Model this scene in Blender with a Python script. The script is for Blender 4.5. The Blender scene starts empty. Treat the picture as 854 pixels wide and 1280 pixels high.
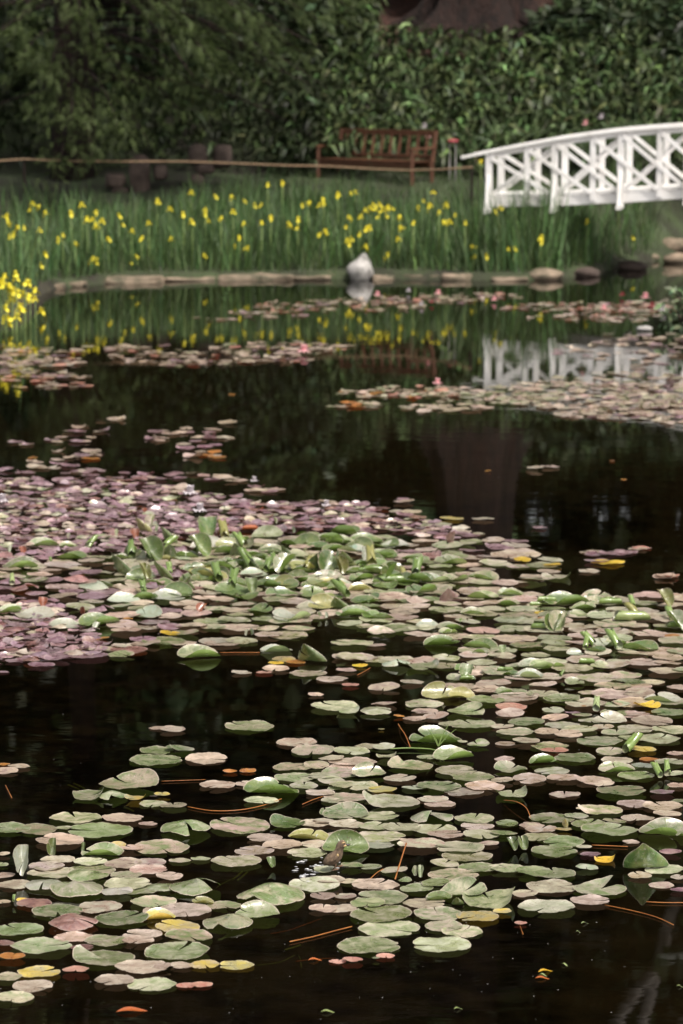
import bpy, math, random
import numpy as np
from mathutils import Vector, Matrix, noise
rad = math.radians
PI = math.pi
rng = random.Random(7)
nr = np.random.default_rng(11)
S = bpy.context.scene
COL = S.collection
# ------------------------------------------------------------------ camera
H = 3.42; F = 3700.0; PITCH = math.atan(580/F); KD = F/3022.2
cd = bpy.data.cameras.new('camera'); cam = bpy.data.objects.new('camera', cd); COL.objects.link(cam)
cam.location = (0, 0, H); cam.rotation_euler = (PI/2 - PITCH, 0, 0)
cd.lens = F*36/1280; cd.sensor_fit = 'VERTICAL'; cd.sensor_height = 36; cd.sensor_width = 24
cd.clip_start = .1; cd.clip_end = 2000
S.camera = cam
def ray(px, py):
    x = (px - 427)/F; v = (640 - py)/F
    return Vector((x, math.cos(PITCH) + v*math.sin(PITCH), -math.sin(PITCH) + v*math.cos(PITCH)))
def G(px, py, z=0.0):
    r = ray(px, py); k = (z - H)/r.z
    return Vector((r.x*k, r.y*k, z))
def P(px, py, Y):
    r = ray(px, py); k = Y/r.y
    return Vector((r.x*k, Y, H + r.z*k))
def PK(px, py, Y): return P(px, py, Y*KD)
def scale_at(px, py):                         # pixels per metre on the water there
    g = G(px, py); return F/(g.y*math.cos(PITCH) + (H)*math.sin(PITCH))
cd.dof.use_dof = True; cd.dof.aperture_fstop = 4.0
fp = G(430, 1030); cd.dof.focus_distance = fp.y*math.cos(PITCH) + H*math.sin(PITCH)
# ------------------------------------------------------------------ materials
def mat(name):
    m = bpy.data.materials.new(name); m.use_nodes = True
    nt = m.node_tree; b = nt.nodes['Principled BSDF']
    return m, nt, b
def N(nt, t, **k):
    n = nt.nodes.new(t)
    for a, v in k.items(): setattr(n, a, v)
    return n
def ramp(nt, fac, stops):
    r = N(nt, 'ShaderNodeValToRGB'); nt.links.new(fac, r.inputs[0])
    e = r.color_ramp.elements
    while len(e) < len(stops): e.new(.5)
    for q, (p, c) in zip(e, stops):
        q.position = p; q.color = c if len(c) == 4 else (*c, 1)
    return r.outputs[0]
def mixc(nt, f, a, b, blend='MIX'):
    m = N(nt, 'ShaderNodeMix', data_type='RGBA', blend_type=blend)
    for sock, v in ((m.inputs[0], f), (m.inputs[6], a), (m.inputs[7], b)):
        if isinstance(v, (int, float)): sock.default_value = v
        elif isinstance(v, tuple): sock.default_value = (*v, 1)
        else: nt.links.new(v, sock)
    return m.outputs[2]
def noise_tex(nt, scale, detail=3, vec=None, rough=.55, dist=0):
    n = N(nt, 'ShaderNodeTexNoise'); n.inputs['Scale'].default_value = scale; n.inputs['Detail'].default_value = detail
    n.inputs['Roughness'].default_value = rough; n.inputs['Distortion'].default_value = dist
    if vec is not None: nt.links.new(vec, n.inputs['Vector'])
    return n.outputs['Fac']
def geo_pos(nt, sc=(1, 1, 1)):
    g = N(nt, 'ShaderNodeNewGeometry'); m = N(nt, 'ShaderNodeMapping'); m.inputs['Scale'].default_value = sc
    nt.links.new(g.outputs['Position'], m.inputs[0]); return m.outputs[0]
def bump(nt, b, h, strength=.3, dist=.01):
    n = N(nt, 'ShaderNodeBump'); n.inputs['Strength'].default_value = strength; n.inputs['Distance'].default_value = dist
    nt.links.new(h, n.inputs['Height']); nt.links.new(n.outputs[0], b.inputs['Normal'])
def simple(name, c1, c2, sc=8, rough=.7, bs=.3, bd=.01, mapsc=(1, 1, 1), spec=.4):
    m, nt, b = mat(name); v = geo_pos(nt, mapsc); f = noise_tex(nt, sc, 5, v)
    nt.links.new(ramp(nt, f, [(.3, c1), (.7, c2)]), b.inputs['Base Color'])
    b.inputs['Roughness'].default_value = rough; b.inputs['Specular IOR Level'].default_value = spec
    if bs: bump(nt, b, noise_tex(nt, sc*2.5, 5, v), bs, bd)
    return m
def leafmat(name, rough=.45, trans=.25, spec=.4):
    """foliage: colour comes from each leaf's own 'tint' attribute"""
    m, nt, b = mat(name); a = N(nt, 'ShaderNodeAttribute', attribute_name='tint')
    c = mixc(nt, noise_tex(nt, 9, 3, geo_pos(nt)), a.outputs['Color'], (.02, .03, .01))
    mx = mixc(nt, .35, a.outputs['Color'], c)
    nt.links.new(mx, b.inputs['Base Color']); b.inputs['Roughness'].default_value = rough
    b.inputs['Specular IOR Level'].default_value = spec
    if trans:
        t = N(nt, 'ShaderNodeBsdfTranslucent'); nt.links.new(mx, t.inputs[0])
        s = N(nt, 'ShaderNodeMixShader'); s.inputs[0].default_value = trans
        nt.links.new(b.outputs[0], s.inputs[1]); nt.links.new(t.outputs[0], s.inputs[2])
        nt.links.new(s.outputs[0], nt.nodes['Material Output'].inputs[0])
    return m
M = {}
M['leaf'] = leafmat('foliage'); M['gloss_leaf'] = leafmat('glossy_foliage', .5, .15, .3)
M['needle'] = leafmat('needle_foliage', .6, .2, .25)
M['bark'] = simple('bark', (.006, .004, .003), (.034, .016, .012), 4, .95, 1, .12, (2.2, 2.2, .3))
M['pale_bark'] = simple('pale_bark', (.25, .22, .2), (.5, .46, .42), 3, .8, .5, .02)
M['wood'] = simple('bench_timber', (.05, .022, .012), (.13, .052, .026), 12, .5, .2, .002, (1, 1, 6))
M['white'] = simple('white_paint', (.58, .56, .53), (.75, .74, .73), 3, .5, .15, .002)
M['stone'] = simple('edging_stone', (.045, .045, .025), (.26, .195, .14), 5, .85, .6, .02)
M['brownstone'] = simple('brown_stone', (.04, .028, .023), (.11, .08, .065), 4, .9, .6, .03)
M['pale_stone'] = simple('pale_stone', (.15, .145, .13), (.44, .42, .40), 5, .8, .5, .02)
M['mud'] = simple('mud', (.018, .018, .011), (.05, .044, .028), 3, 1, .3, .03)
M['rope'] = simple('rope_fibre', (.18, .12, .07), (.3, .2, .125), 40, .9, .4, .004)
M['stem'] = simple('orange_stem', (.2, .06, .012), (.34, .13, .025), 9, .4, 0)
M['greenstem'] = simple('green_stem', (.1, .16, .04), (.2, .27, .08), 9, .5, 0)
M['yellow'] = simple('yellow_petal', (.62, .52, .02), (.78, .7, .05), 20, .6, 0)
M['pinkpet'] = simple('pink_petal', (.6, .25, .28), (.8, .5, .5), 20, .6, 0)
M['redpet'] = simple('red_petal', (.22, .03, .04), (.34, .06, .07), 20, .6, 0)
M['whitepet'] = simple('white_petal', (.42, .38, .4), (.55, .5, .52), 20, .6, 0)
M['down'] = simple('duck_down', (.045, .031, .021), (.16, .11, .07), 60, .95, .5, .003)
M['downpale'] = simple('pale_down', (.3, .2, .09), (.45, .32, .16), 60, .95, .3, .002)
M['bill'] = simple('bill', (.03, .028, .03), (.07, .06, .06), 60, .4, 0)
M['eye'] = simple('eye', (.004, .004, .004), (.008, .008, .008), 5, .1, 0)
M['foot'] = simple('web_skin', (.09, .05, .03), (.16, .09, .05), 60, .6, 0)

# ground: grass / leaf litter by noise
m, nt, b = mat('bank_soil'); v = geo_pos(nt); f = noise_tex(nt, 1.3, 6, v)
nt.links.new(ramp(nt, f, [(.35, (.018, .015, .009)), (.5, (.026, .034, .013)), (.65, (.036, .052, .018))]), b.inputs['Base Color'])
b.inputs['Roughness'].default_value = .95; bump(nt, b, noise_tex(nt, 20, 5, v), .6, .03); M['soil'] = m
# reddish leaf litter
M['litter'] = simple('leaf_litter', (.012, .007, .005), (.065, .027, .018), 8, .95, .8, .04)

# water: fresnel mix of a clear brown-tinted layer and a mirror with ripples
m = bpy.data.materials.new('pond_water'); m.use_nodes = True; nt = m.node_tree
nt.nodes.remove(nt.nodes['Principled BSDF'])
tr = N(nt, 'ShaderNodeBsdfTransparent'); tr.inputs[0].default_value = (.32, .27, .19, 1)
gl = N(nt, 'ShaderNodeBsdfGlossy'); gl.inputs['Roughness'].default_value = .015; gl.inputs[0].default_value = (.95, .95, .95, 1)
fr = N(nt, 'ShaderNodeFresnel'); fr.inputs[0].default_value = 1.33
bm_ = N(nt, 'ShaderNodeBump'); bm_.inputs['Strength'].default_value = .13; bm_.inputs['Distance'].default_value = .02
v1 = geo_pos(nt, (.9, 2.6, 1)); n1 = noise_tex(nt, 1.6, 3, v1, .5, .6)
v2 = geo_pos(nt, (1.2, 3.2, 1)); n2 = noise_tex(nt, 7.0, 2, v2, .5, .3)
v3 = geo_pos(nt, (1, 1, 1)); n3 = noise_tex(nt, .35, 2, v3)
mm = N(nt, 'ShaderNodeMath', operation='MULTIPLY'); nt.links.new(n2, mm.inputs[0]); mm.inputs[1].default_value = .10
ma = N(nt, 'ShaderNodeMath', operation='ADD'); nt.links.new(n1, ma.inputs[0]); nt.links.new(mm.outputs[0], ma.inputs[1])
mr = N(nt, 'ShaderNodeMapRange'); nt.links.new(n3, mr.inputs[0]); mr.inputs[1].default_value = .4; mr.inputs[2].default_value = .65
mr.inputs[3].default_value = .06; mr.inputs[4].default_value = .45
mw = N(nt, 'ShaderNodeMath', operation='MULTIPLY'); nt.links.new(ma.outputs[0], mw.inputs[0]); nt.links.new(mr.outputs[0], mw.inputs[1])
nt.links.new(mw.outputs[0], bm_.inputs['Height'])
for n_ in (gl, fr): nt.links.new(bm_.outputs[0], n_.inputs['Normal'])
mx = N(nt, 'ShaderNodeMixShader'); nt.links.new(fr.outputs[0], mx.inputs[0]); nt.links.new(tr.outputs[0], mx.inputs[1]); nt.links.new(gl.outputs[0], mx.inputs[2])
nt.links.new(mx.outputs[0], nt.nodes['Material Output'].inputs[0]); M['water'] = m

# lily leaf: upper side from 'tint' with 'blush' blotches, underside from 'under'
m, nt, b = mat('lily_leaf')
a1 = N(nt, 'ShaderNodeAttribute', attribute_name='tint'); a2 = N(nt, 'ShaderNodeAttribute', attribute_name='blush'); a3 = N(nt, 'ShaderNodeAttribute', attribute_name='under')
uv = N(nt, 'ShaderNodeAttribute', attribute_name='polar')      # x = radius 0..1, y = angle 0..1
pos = geo_pos(nt)
sep = N(nt, 'ShaderNodeSeparateXYZ'); nt.links.new(uv.outputs['Vector'], sep.inputs[0])
bl = noise_tex(nt, 13, 6, pos, .72, .6)
blf = N(nt, 'ShaderNodeMapRange'); nt.links.new(bl, blf.inputs[0]); blf.inputs[1].default_value = .44; blf.inputs[2].default_value = .60
c = mixc(nt, blf.outputs[0], a1.outputs['Color'], a2.outputs['Color'])
# veins: thin pale rays from the hub
sn = N(nt, 'ShaderNodeMath', operation='MULTIPLY'); nt.links.new(sep.outputs[1], sn.inputs[0]); sn.inputs[1].default_value = 2*PI*9
sn2 = N(nt, 'ShaderNodeMath', operation='COSINE'); nt.links.new(sn.outputs[0], sn2.inputs[0])
vr = N(nt, 'ShaderNodeMapRange'); nt.links.new(sn2.outputs[0], vr.inputs[0]); vr.inputs[1].default_value = .86; vr.inputs[2].default_value = 1.0; vr.inputs[3].default_value = 0; vr.inputs[4].default_value = .2
c = mixc(nt, vr.outputs[0], c, a3.outputs['Color'])
# rim: narrow reddish-pale margin
rm = N(nt, 'ShaderNodeMapRange'); nt.links.new(sep.outputs[0], rm.inputs[0]); rm.inputs[1].default_value = .955; rm.inputs[2].default_value = .995; rm.inputs[3].default_value = 0; rm.inputs[4].default_value = .7
c = mixc(nt, rm.outputs[0], c, (.50, .40, .33))
# specks of dirt and small tears, bright water droplets painted as pale dots
d1 = noise_tex(nt, 75, 2, pos, .6)
dr = N(nt, 'ShaderNodeMapRange'); nt.links.new(d1, dr.inputs[0]); dr.inputs[1].default_value = .655; dr.inputs[2].default_value = .70; dr.inputs[4].default_value = .75
c = mixc(nt, dr.outputs[0], c, (.09, .045, .025))
w1 = noise_tex(nt, 55, 3, geo_pos(nt, (1.1, .9, 1)), .7)
wr = N(nt, 'ShaderNodeMapRange'); nt.links.new(w1, wr.inputs[0]); wr.inputs[1].default_value = .60; wr.inputs[2].default_value = .72; wr.inputs[4].default_value = .5
c = mixc(nt, wr.outputs[0], c, (.52, .47, .42))
g = N(nt, 'ShaderNodeNewGeometry')
c = mixc(nt, g.outputs['Backfacing'], c, a3.outputs['Color'])
nt.links.new(c, b.inputs['Base Color'])
rr = N(nt, 'ShaderNodeMapRange'); nt.links.new(bl, rr.inputs[0]); rr.inputs[1].default_value = .3; rr.inputs[2].default_value = .7; rr.inputs[3].default_value = .22; rr.inputs[4].default_value = .42
nt.links.new(rr.outputs[0], b.inputs['Roughness'])
b.inputs['Specular IOR Level'].default_value = .7; b.inputs['Coat Weight'].default_value = .6; b.inputs['Coat Roughness'].default_value = .16
bh = N(nt, 'ShaderNodeMath', operation='ADD'); nt.links.new(noise_tex(nt, 30, 4, pos), bh.inputs[0]); nt.links.new(vr.outputs[0], bh.inputs[1])
bump(nt, b, bh.outputs[0], .6, .006)
tl = N(nt, 'ShaderNodeBsdfTranslucent'); nt.links.new(c, tl.inputs[0])
ms = N(nt, 'ShaderNodeMixShader'); ms.inputs[0].default_value = .15
nt.links.new(b.outputs[0], ms.inputs[1]); nt.links.new(tl.outputs[0], ms.inputs[2]); nt.links.new(ms.outputs[0], nt.nodes['Material Output'].inputs[0])
M['pad'] = m

# ------------------------------------------------------------------ mesh helpers
def mesh(name, V, Fq, material, smooth=True, attrs=None):
    V = np.asarray(V, dtype=np.float32).reshape(-1, 3)
    me = bpy.data.meshes.new(name)
    if isinstance(Fq, np.ndarray):
        n, k = Fq.shape
        me.vertices.add(len(V)); me.vertices.foreach_set('co', V.ravel())
        me.loops.add(n*k); me.loops.foreach_set('vertex_index', Fq.astype(np.int32).ravel())
        me.polygons.add(n); me.polygons.foreach_set('loop_start', np.arange(0, n*k, k, dtype=np.int32))
        me.update(calc_edges=True); me.validate()
    else:
        me.from_pydata([tuple(map(float, v)) for v in V], [], Fq); me.update()
    me.polygons.foreach_set('use_smooth', [smooth]*len(me.polygons))
    for an, (ty, data) in (attrs or {}).items():
        at = me.attributes.new(an, ty, 'POINT')
        data = np.asarray(data, dtype=np.float32)
        if ty == 'FLOAT_COLOR':
            if data.shape[1] == 3: data = np.hstack([data, np.ones((len(data), 1), np.float32)])
            at.data.foreach_set('color', data.ravel())
        else: at.data.foreach_set('vector', data.ravel())
    me.materials.append(material)
    return me
def obj(name, me, parent=None, loc=None, rot=None):
    o = bpy.data.objects.new(name, me); COL.objects.link(o)
    if parent is not None: o.parent = parent
    if loc is not None: o.location = loc
    if rot is not None: o.rotation_euler = rot
    return o
def tag(o, label=None, cat=None, group=None, kind=None):
    if label: o['label'] = label
    if cat: o['category'] = cat
    if group: o['group'] = group
    if kind: o['kind'] = kind
    return o
def empty(name, loc, label, cat, group=None, rz=0):
    o = bpy.data.objects.new(name, None); COL.objects.link(o); o.location = loc; o.rotation_euler.z = rz
    o.empty_display_size = .1
    return tag(o, label, cat, group)
def copy_tree(o):
    c = o.copy(); COL.objects.link(c)
    for ch in list(o.children):
        d = ch.copy(); COL.objects.link(d); d.parent = c
        for g_ in list(ch.children):
            e = g_.copy(); COL.objects.link(e); e.parent = d
    return c
class MB:
    def __init__(s): s.V = []; s.F = []
    def add(s, V, Fc):
        o = len(s.V); s.V += [tuple(v) for v in V]; s.F += [tuple(i + o for i in f) for f in Fc]
    def bar(s, a, b, w, h, up=Vector((0, 0, 1)), bev=.12):
        a, b = Vector(a), Vector(b); d = (b - a).normalized(); sd = d.cross(up)
        if sd.length < 1e-4: sd = Vector((1, 0, 0))
        sd.normalize(); u = sd.cross(d); c = min(w, h)*bev
        prof = [(-w/2 + c, -h/2), (w/2 - c, -h/2), (w/2, -h/2 + c), (w/2, h/2 - c), (w/2 - c, h/2), (-w/2 + c, h/2), (-w/2, h/2 - c), (-w/2, -h/2 + c)]
        V = [p + sd*x + u*y for p in (a, b) for x, y in prof]
        Fc = [(i, (i+1) % 8, 8 + (i+1) % 8, 8 + i) for i in range(8)] + [tuple(range(7, -1, -1)), tuple(range(8, 16))]
        s.add(V, Fc)
    def tube(s, pts, rads, n=8):
        pts = [Vector(p) for p in pts]; V = []; prev = None
        for i, p in enumerate(pts):
            d = (pts[min(i+1, len(pts)-1)] - pts[max(i-1, 0)]).normalized()
            if prev is None:
                sd = d.cross(Vector((0, 0, 1)));  sd = sd if sd.length > .1 else d.cross(Vector((1, 0, 0)))
            else: sd = prev - d*prev.dot(d)
            sd.normalize(); prev = sd; u = sd.cross(d)
            r = rads[i] if isinstance(rads, (list, tuple)) else rads
            V += [p + (sd*math.cos(2*PI*k/n) + u*math.sin(2*PI*k/n))*r for k in range(n)]
        Fc = [(i*n + k, i*n + (k+1) % n, (i+1)*n + (k+1) % n, (i+1)*n + k) for i in range(len(pts)-1) for k in range(n)]
        Fc += [tuple(range(n-1, -1, -1)), tuple(range((len(pts)-1)*n, len(pts)*n))]
        s.add(V, Fc)
    def blob(s, c, r, seed=0, amp=.15, nu=14, nv=9, shp=None):
        V = []; c = Vector(c)
        for j in range(nv+1):
            for i in range(nu):
                t = PI*j/nv; f = 2*PI*i/nu
                d = Vector((math.sin(t)*math.cos(f), math.sin(t)*math.sin(f), math.cos(t)))
                k = 1 + amp*(noise.noise(d*1.6 + Vector((seed*3.1, seed, 0)))*1.6 + .5*noise.noise(d*4 + Vector((seed, 0, 5))))
                q = Vector((d.x*r[0], d.y*r[1], d.z*r[2]))*k
                if shp: q = shp(q)
                V.append(c + q)
        Fc = [(j*nu + i, (j+1)*nu + i, (j+1)*nu + (i+1) % nu, j*nu + (i+1) % nu) for j in range(nv) for i in range(nu)]
        s.add(V, Fc)
    def build(s, name, m, parent=None, smooth=False, loc=None):
        return obj(name, mesh(name, s.V, s.F, m, smooth), parent, loc)
def inst(PV, PF, mats, locs, cols):
    """numpy: copies of a proto (PV,PF) by 3x3 mats and locs; one tint per copy"""
    k = len(locs); nv = len(PV)
    V = np.einsum('kij,vj->kvi', mats, PV) + locs[:, None, :]
    Fc = (PF[None] + (np.arange(k)*nv)[:, None, None]).reshape(-1, PF.shape[1])
    C = np.repeat(cols, nv, axis=0)
    return V.reshape(-1, 3), Fc, C
def rotm(yaw, pitch, roll, sc):
    cy, sy = np.cos(yaw), np.sin(yaw); cp, sp = np.cos(pitch), np.sin(pitch); cr, sr = np.cos(roll), np.sin(roll)
    z = np.zeros_like(yaw); o = np.ones_like(yaw)
    Z = np.stack([cy, -sy, z, sy, cy, z, z, z, o], -1).reshape(-1, 3, 3)
    X = np.stack([o, z, z, z, cp, -sp, z, sp, cp], -1).reshape(-1, 3, 3)
    Y = np.stack([cr, z, sr, z, o, z, -sr, z, cr], -1).reshape(-1, 3, 3)
    return (Z @ X @ Y)*np.asarray(sc).reshape(-1, 1, 1)
def cols(base, k, var=.25, hue=.1):
    base = np.asarray(base); v = np.exp(nr.normal(0, var, (k, 1))); h = 1 + nr.normal(0, hue, (k, 3))
    return np.clip(base*v*h, 0, 1)

# ------------------------------------------------------------------ terrain
shp_px = [(-500, 470), (-160, 440), (-40, 418), (8, 404), (40, 386), (60, 363), (150, 353), (300, 350), (450, 349), (600, 351), (690, 350), (745, 343), (790, 332), (854, 322), (960, 310), (1500, 300)]
shp = [G(*p) for p in shp_px]
SX = np.array([p.x for p in shp]); SY = np.array([p.y for p in shp])
def shore(x): return np.interp(x, SX, SY)
prof_s = [-40, -3, -.6, -.05, .05, 1.0, 40]
prof_z = [-1.6, -1.2, -.6, -.1, .09, .2, .24]
Y0 = 36.3*KD
rise_s = np.array([1.0, 2.0, 3.2, 4.2, 6.0, 8.0, 12, 20, 60])*KD
rise_z = [0, .22, .78, .94, 1.12, 2.1, 4.0, 7.3, 14]
def zt(x, y):
    s = np.asarray(y) - shore(x); u = np.clip((s - .1)/3.0, 0, 1); u = u*u*(3 - 2*u)
    far = np.where(np.asarray(x) > 2.6, u, 1.0)
    return np.interp(s, prof_s, prof_z) + np.interp(np.asarray(y) - Y0, rise_s, rise_z)*np.where(s > 0, far, 0) + .05*np.sin(np.asarray(x)*1.7 + y)*np.clip(s, 0, 1)
xs = np.concatenate([np.linspace(-400, -16, 14), np.linspace(-14, 14, 113), np.linspace(16, 400, 14)])
ys = np.concatenate([np.linspace(-60, 26, 8), np.linspace(28, 38, 21), np.linspace(38.2, 62, 140), np.linspace(64, 400, 20)])
XX, YY = np.meshgrid(xs, ys); ZZ = zt(XX, YY)
V = np.stack([XX, YY, ZZ], -1).reshape(-1, 3); nx = len(xs)
ii, jj = np.meshgrid(np.arange(nx-1), np.arange(len(ys)-1)); b0 = (jj*nx + ii).ravel()
Fq = np.stack([b0, b0+1, b0+nx+1, b0+nx], -1)
# dark pond bed near the camera, soil on the banks: one sheet, two materials
me = mesh('ground', V, Fq, M['soil']); me.materials.append(M['mud'])
cen = V[Fq].mean(1); me.polygons.foreach_set('material_index', (cen[:, 2] < -.08).astype(np.int32))
tag(obj('ground', me), kind='structure')
wm = mesh('water', [(-400, -60, 0), (400, -60, 0), (400, 75, 0), (-400, 75, 0)], [(0, 1, 2, 3)], M['water'], False)
tag(obj('water', wm), kind='structure')

# ------------------------------------------------------------------ lily leaves
KC = {  # tint, blush, underside
 'g': ((.125, .16, .062), (.28, .27, .18), (.155, .23, .045)),
 'G': ((.065, .105, .025), (.12, .15, .045), (.10, .16, .022)),
 'k': ((.18, .20, .095), (.42, .335, .26), (.16, .21, .06)),
 'l': ((.25, .26, .15), (.44, .40, .30), (.22, .27, .09)),
 'p': ((.31, .235, .18), (.47, .39, .31), (.33, .21, .13)),
 'm': ((.16, .085, .10), (.31, .21, .23), (.2, .09, .09)),
 'r': ((.15, .07, .065), (.26, .15, .13), (.3, .08, .03)),
 'R': ((.38, .16, .12), (.45, .26, .20), (.4, .1, .06)),
 'y': ((.31, .28, .15), (.43, .32, .07), (.45, .3, .04)),
 'Y': ((.58, .41, .04), (.48, .30, .03), (.55, .32, .02)),
 'o': ((.42, .18, .035), (.30, .12, .03), (.42, .11, .02)),
 'e': ((.19, .19, .055), (.26, .24, .09), (.2, .19, .04)),
 'w': ((.26, .28, .20), (.33, .34, .27), (.24, .30, .12)),  # also for shiny green leaves, their sheen painted in as a whitish tint
 'O': ((.22, .055, .018), (.15, .04, .015), (.36, .09, .02)),
}
SH = {  # curls: (direction deg, offset, bend radius, max angle deg), tilt deg, lift, dome
 'f': dict(), 'n': dict(lip=.3), 'd': dict(dome=.16), 'D': dict(dome=.28, lip=.25),
 'b': dict(curls=[(-90, .38, .26, 105), (90, .15, .9, 45)]),          # near half rolled up: a boat showing its underside
 'B': dict(curls=[(-90, .2, .3, 125), (90, .1, .8, 50)]),
 'c': dict(curls=[(90, .1, .8, 60), (-90, .7, .5, 30)]),             # far half raised: shows its glossy upper side
 'C': dict(curls=[(90, .0, .55, 85), (-90, .6, .4, 45)]),
 's': dict(curls=[(0, .3, .5, 80), (180, .5, .6, 50)]),              # sides raised
 't': dict(curls=[(0, .05, .22, 75), (180, .05, .22, 75)], tilt=62, half=1),    # standing folded leaf
 'u': dict(curls=[(0, .02, .4, 62), (180, .02, .4, 62)], tilt=-68, half=1, flip=1),  # standing, underside toward camera
 'U': dict(curls=[(0, .4, .7, 45), (180, .4, .7, 45)], tilt=-70, half=.28, flip=1),
 'v': dict(curls=[(0, .1, .25, 70), (180, .0, .5, 60)], tilt=40),
 'q': dict(curls=[(0, .05, .24, 260), (180, .05, .24, 200)]),        # rolled tube along its axis
 'Q': dict(curls=[(0, .05, .24, 260), (180, .05, .24, 200)], tilt=35, half=1),
}
def leaf_geo(R, shape, rg, rot=0, notch=None, nrg=6, nth=60, rag=.03, tilt=.022):
    sp = SH[shape]
    notch = rg.uniform(0, 2*PI) if notch is None else notch
    ngap = rg.uniform(.02, .13)
    th = np.linspace(notch + ngap, notch + 2*PI - ngap, nth)
    rr_ = np.array([0, .25, .5, .72, .88, 1.0])[:nrg] if nrg == 6 else np.linspace(0, 1, nrg)
    ph1, ph2, ph3 = [rg.uniform(0, 6.28) for _ in range(3)]
    el = rg.uniform(.82, .97)
    d1 = th - notch; d2 = notch + 2*PI - th
    edge = 1 - .14*np.exp(-(np.minimum(d1, d2)/.16)**2) + rag*.6*np.sin(3*th + ph1) + rag*.45*np.sin(7*th + ph2) + rag*.15*np.sin(17*th + ph3) + rag*.15*np.sin(29*th + ph1)
    Rr, T = np.meshgrid(rr_, th, indexing='ij'); E = np.broadcast_to(edge, T.shape)
    hub = .06
    X = Rr*E*np.cos(T); Y = Rr*E*np.sin(T)*el
    X = X + hub*(1 - Rr)*math.cos(notch); Y = Y + hub*(1 - Rr)*math.sin(notch)
    k = rg.choice([2, 3]); wav = rg.uniform(.006, .028) if shape in 'fn' else rg.uniform(.015, .05)
    Z = wav*Rr**2*np.sin(k*T + ph2) + .012*Rr*np.sin(5*T + ph1) + rg.uniform(.02, .06)*np.clip((Rr - .8)/.2, 0, 1)*(.55 + .45*np.sin(4*T + ph3))
    Z = Z + np.where(Rr > .95, .008*np.sin(13*T + ph1) + .006*np.sin(23*T + ph2), 0)
    Z = Z - .012*np.clip(1 - Rr/.5, 0, 1)
    if 'dome' in sp:
        Z = Z + sp['dome']*(1 - Rr**2)*(1 + .35*np.cos(T + ph1))
        X = X*.95
    if 'lip' in sp:                                      # one side of the notch lifts up in a peak
        w = np.exp(-(d1/.55)**2)
        Z = Z + sp['lip']*rg.uniform(.7, 1.2)*w[None, :]*np.clip(Rr, 0, 1)**1.4
    cr, sr = math.cos(rot), math.sin(rot)
    x0, y0, z0 = X*cr - Y*sr, X*sr + Y*cr, Z            # leaf turned before folding
    skew = rg.gauss(0, .38)
    for (pd, d, rc, mx_) in sp.get('curls', []):
        a = rad(pd) + rg.uniform(-.12, .12) + (skew if shape in 'bBcCs' else 0); ca, sa = math.cos(a), math.sin(a)
        s = x0*ca + y0*sa; t = -x0*sa + y0*ca
        mxa = rad(mx_)*rg.uniform(.85, 1.1); rc = rc*rg.uniform(.85, 1.15)
        ang = np.clip((s - d)/rc, 0, mxa); L = np.clip(s - d - rc*mxa, 0, None)
        on = s > d
        # in-surface height z0 is carried along the local normal
        ns = np.where(on, d + (rc - z0)*np.sin(ang) + L*np.cos(ang), s)
        nz = np.where(on, rc - (rc - z0)*np.cos(ang) + L*np.sin(ang), z0)
        x0, y0, z0 = ns*ca - t*sa, ns*sa + t*ca, nz
    if shape in 'fndDbBcCs':
        z0 = z0 + x0*rg.gauss(0, tilt) + y0*rg.gauss(0, tilt); z0 = z0 - min(0, z0.min() + .02)
    V = np.stack([x0, y0, z0], -1).reshape(-1, 3)
    if sp.get('half'): V[:, 1] += .8 if sp['half'] == 1 else sp['half']
    if sp.get('tilt'):
        a = rad(sp['tilt'])*rg.uniform(.92, 1.06)
        if a < 0: a = -a
        c_, s_ = math.cos(a), math.sin(a)
        if sp.get('flip'):
            V[:, 1] = -V[:, 1] + 0                       # hangs the other way: underside faces the camera
            V = np.stack([V[:, 0], V[:, 1]*c_ + V[:, 2]*s_, -V[:, 1]*s_ + V[:, 2]*c_], -1)
        else:
            V = np.stack([V[:, 0], V[:, 1]*c_ - V[:, 2]*s_, V[:, 1]*s_ + V[:, 2]*c_], -1)
    if shape == 'U':
        zf = np.clip(V[:, 2]/max(1e-4, V[:, 2].max()), 0, 1); V[:, 0] *= 1.05 - .85*zf**1.2; V[:, 0] -= .3*zf; V[:, 2] = np.where(V[:, 2] < 0, V[:, 2]*.04, V[:, 2])
    if shape == 'u':
        zf = np.clip(V[:, 2]/max(1e-4, V[:, 2].max()), 0, 1); V[:, 0] *= 1 - .6*zf**1.5; V[:, 0] -= .25*zf
    V = V*R
    n = len(th); i, j = np.meshgrid(np.arange(len(rr_)-1), np.arange(n-1), indexing='ij')
    b = (i*n + j).ravel(); Fq = np.stack([b, b+n, b+n+1, b+1], -1)
    polar = np.stack([Rr.ravel(), (T.ravel() - notch)/(2*PI), np.zeros(Rr.size)], -1)
    return V, Fq, polar
def kcol(k, rg):
    t, bl_, u = KC[k]; f = math.exp(rg.gauss(0, .13))
    j = lambda c: [min(1, x*f*(1 + rg.gauss(0, .05))) for x in c]
    t, bl_ = j(t), j(bl_)
    if rg.random() < .3: t, bl_ = bl_, t
    return t, bl_, u
CNAME = {'g': 'sage green', 'G': 'deep green', 'k': 'green and pink blotched', 'l': 'pale olive', 'p': 'pinkish beige', 'm': 'mauve', 'r': 'dark red',
         'R': 'coral pink', 'y': 'yellow edged', 'Y': 'bright yellow', 'o': 'orange', 'w': 'whitish green', 'e': 'olive', 'O': 'rusty orange'}
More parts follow.
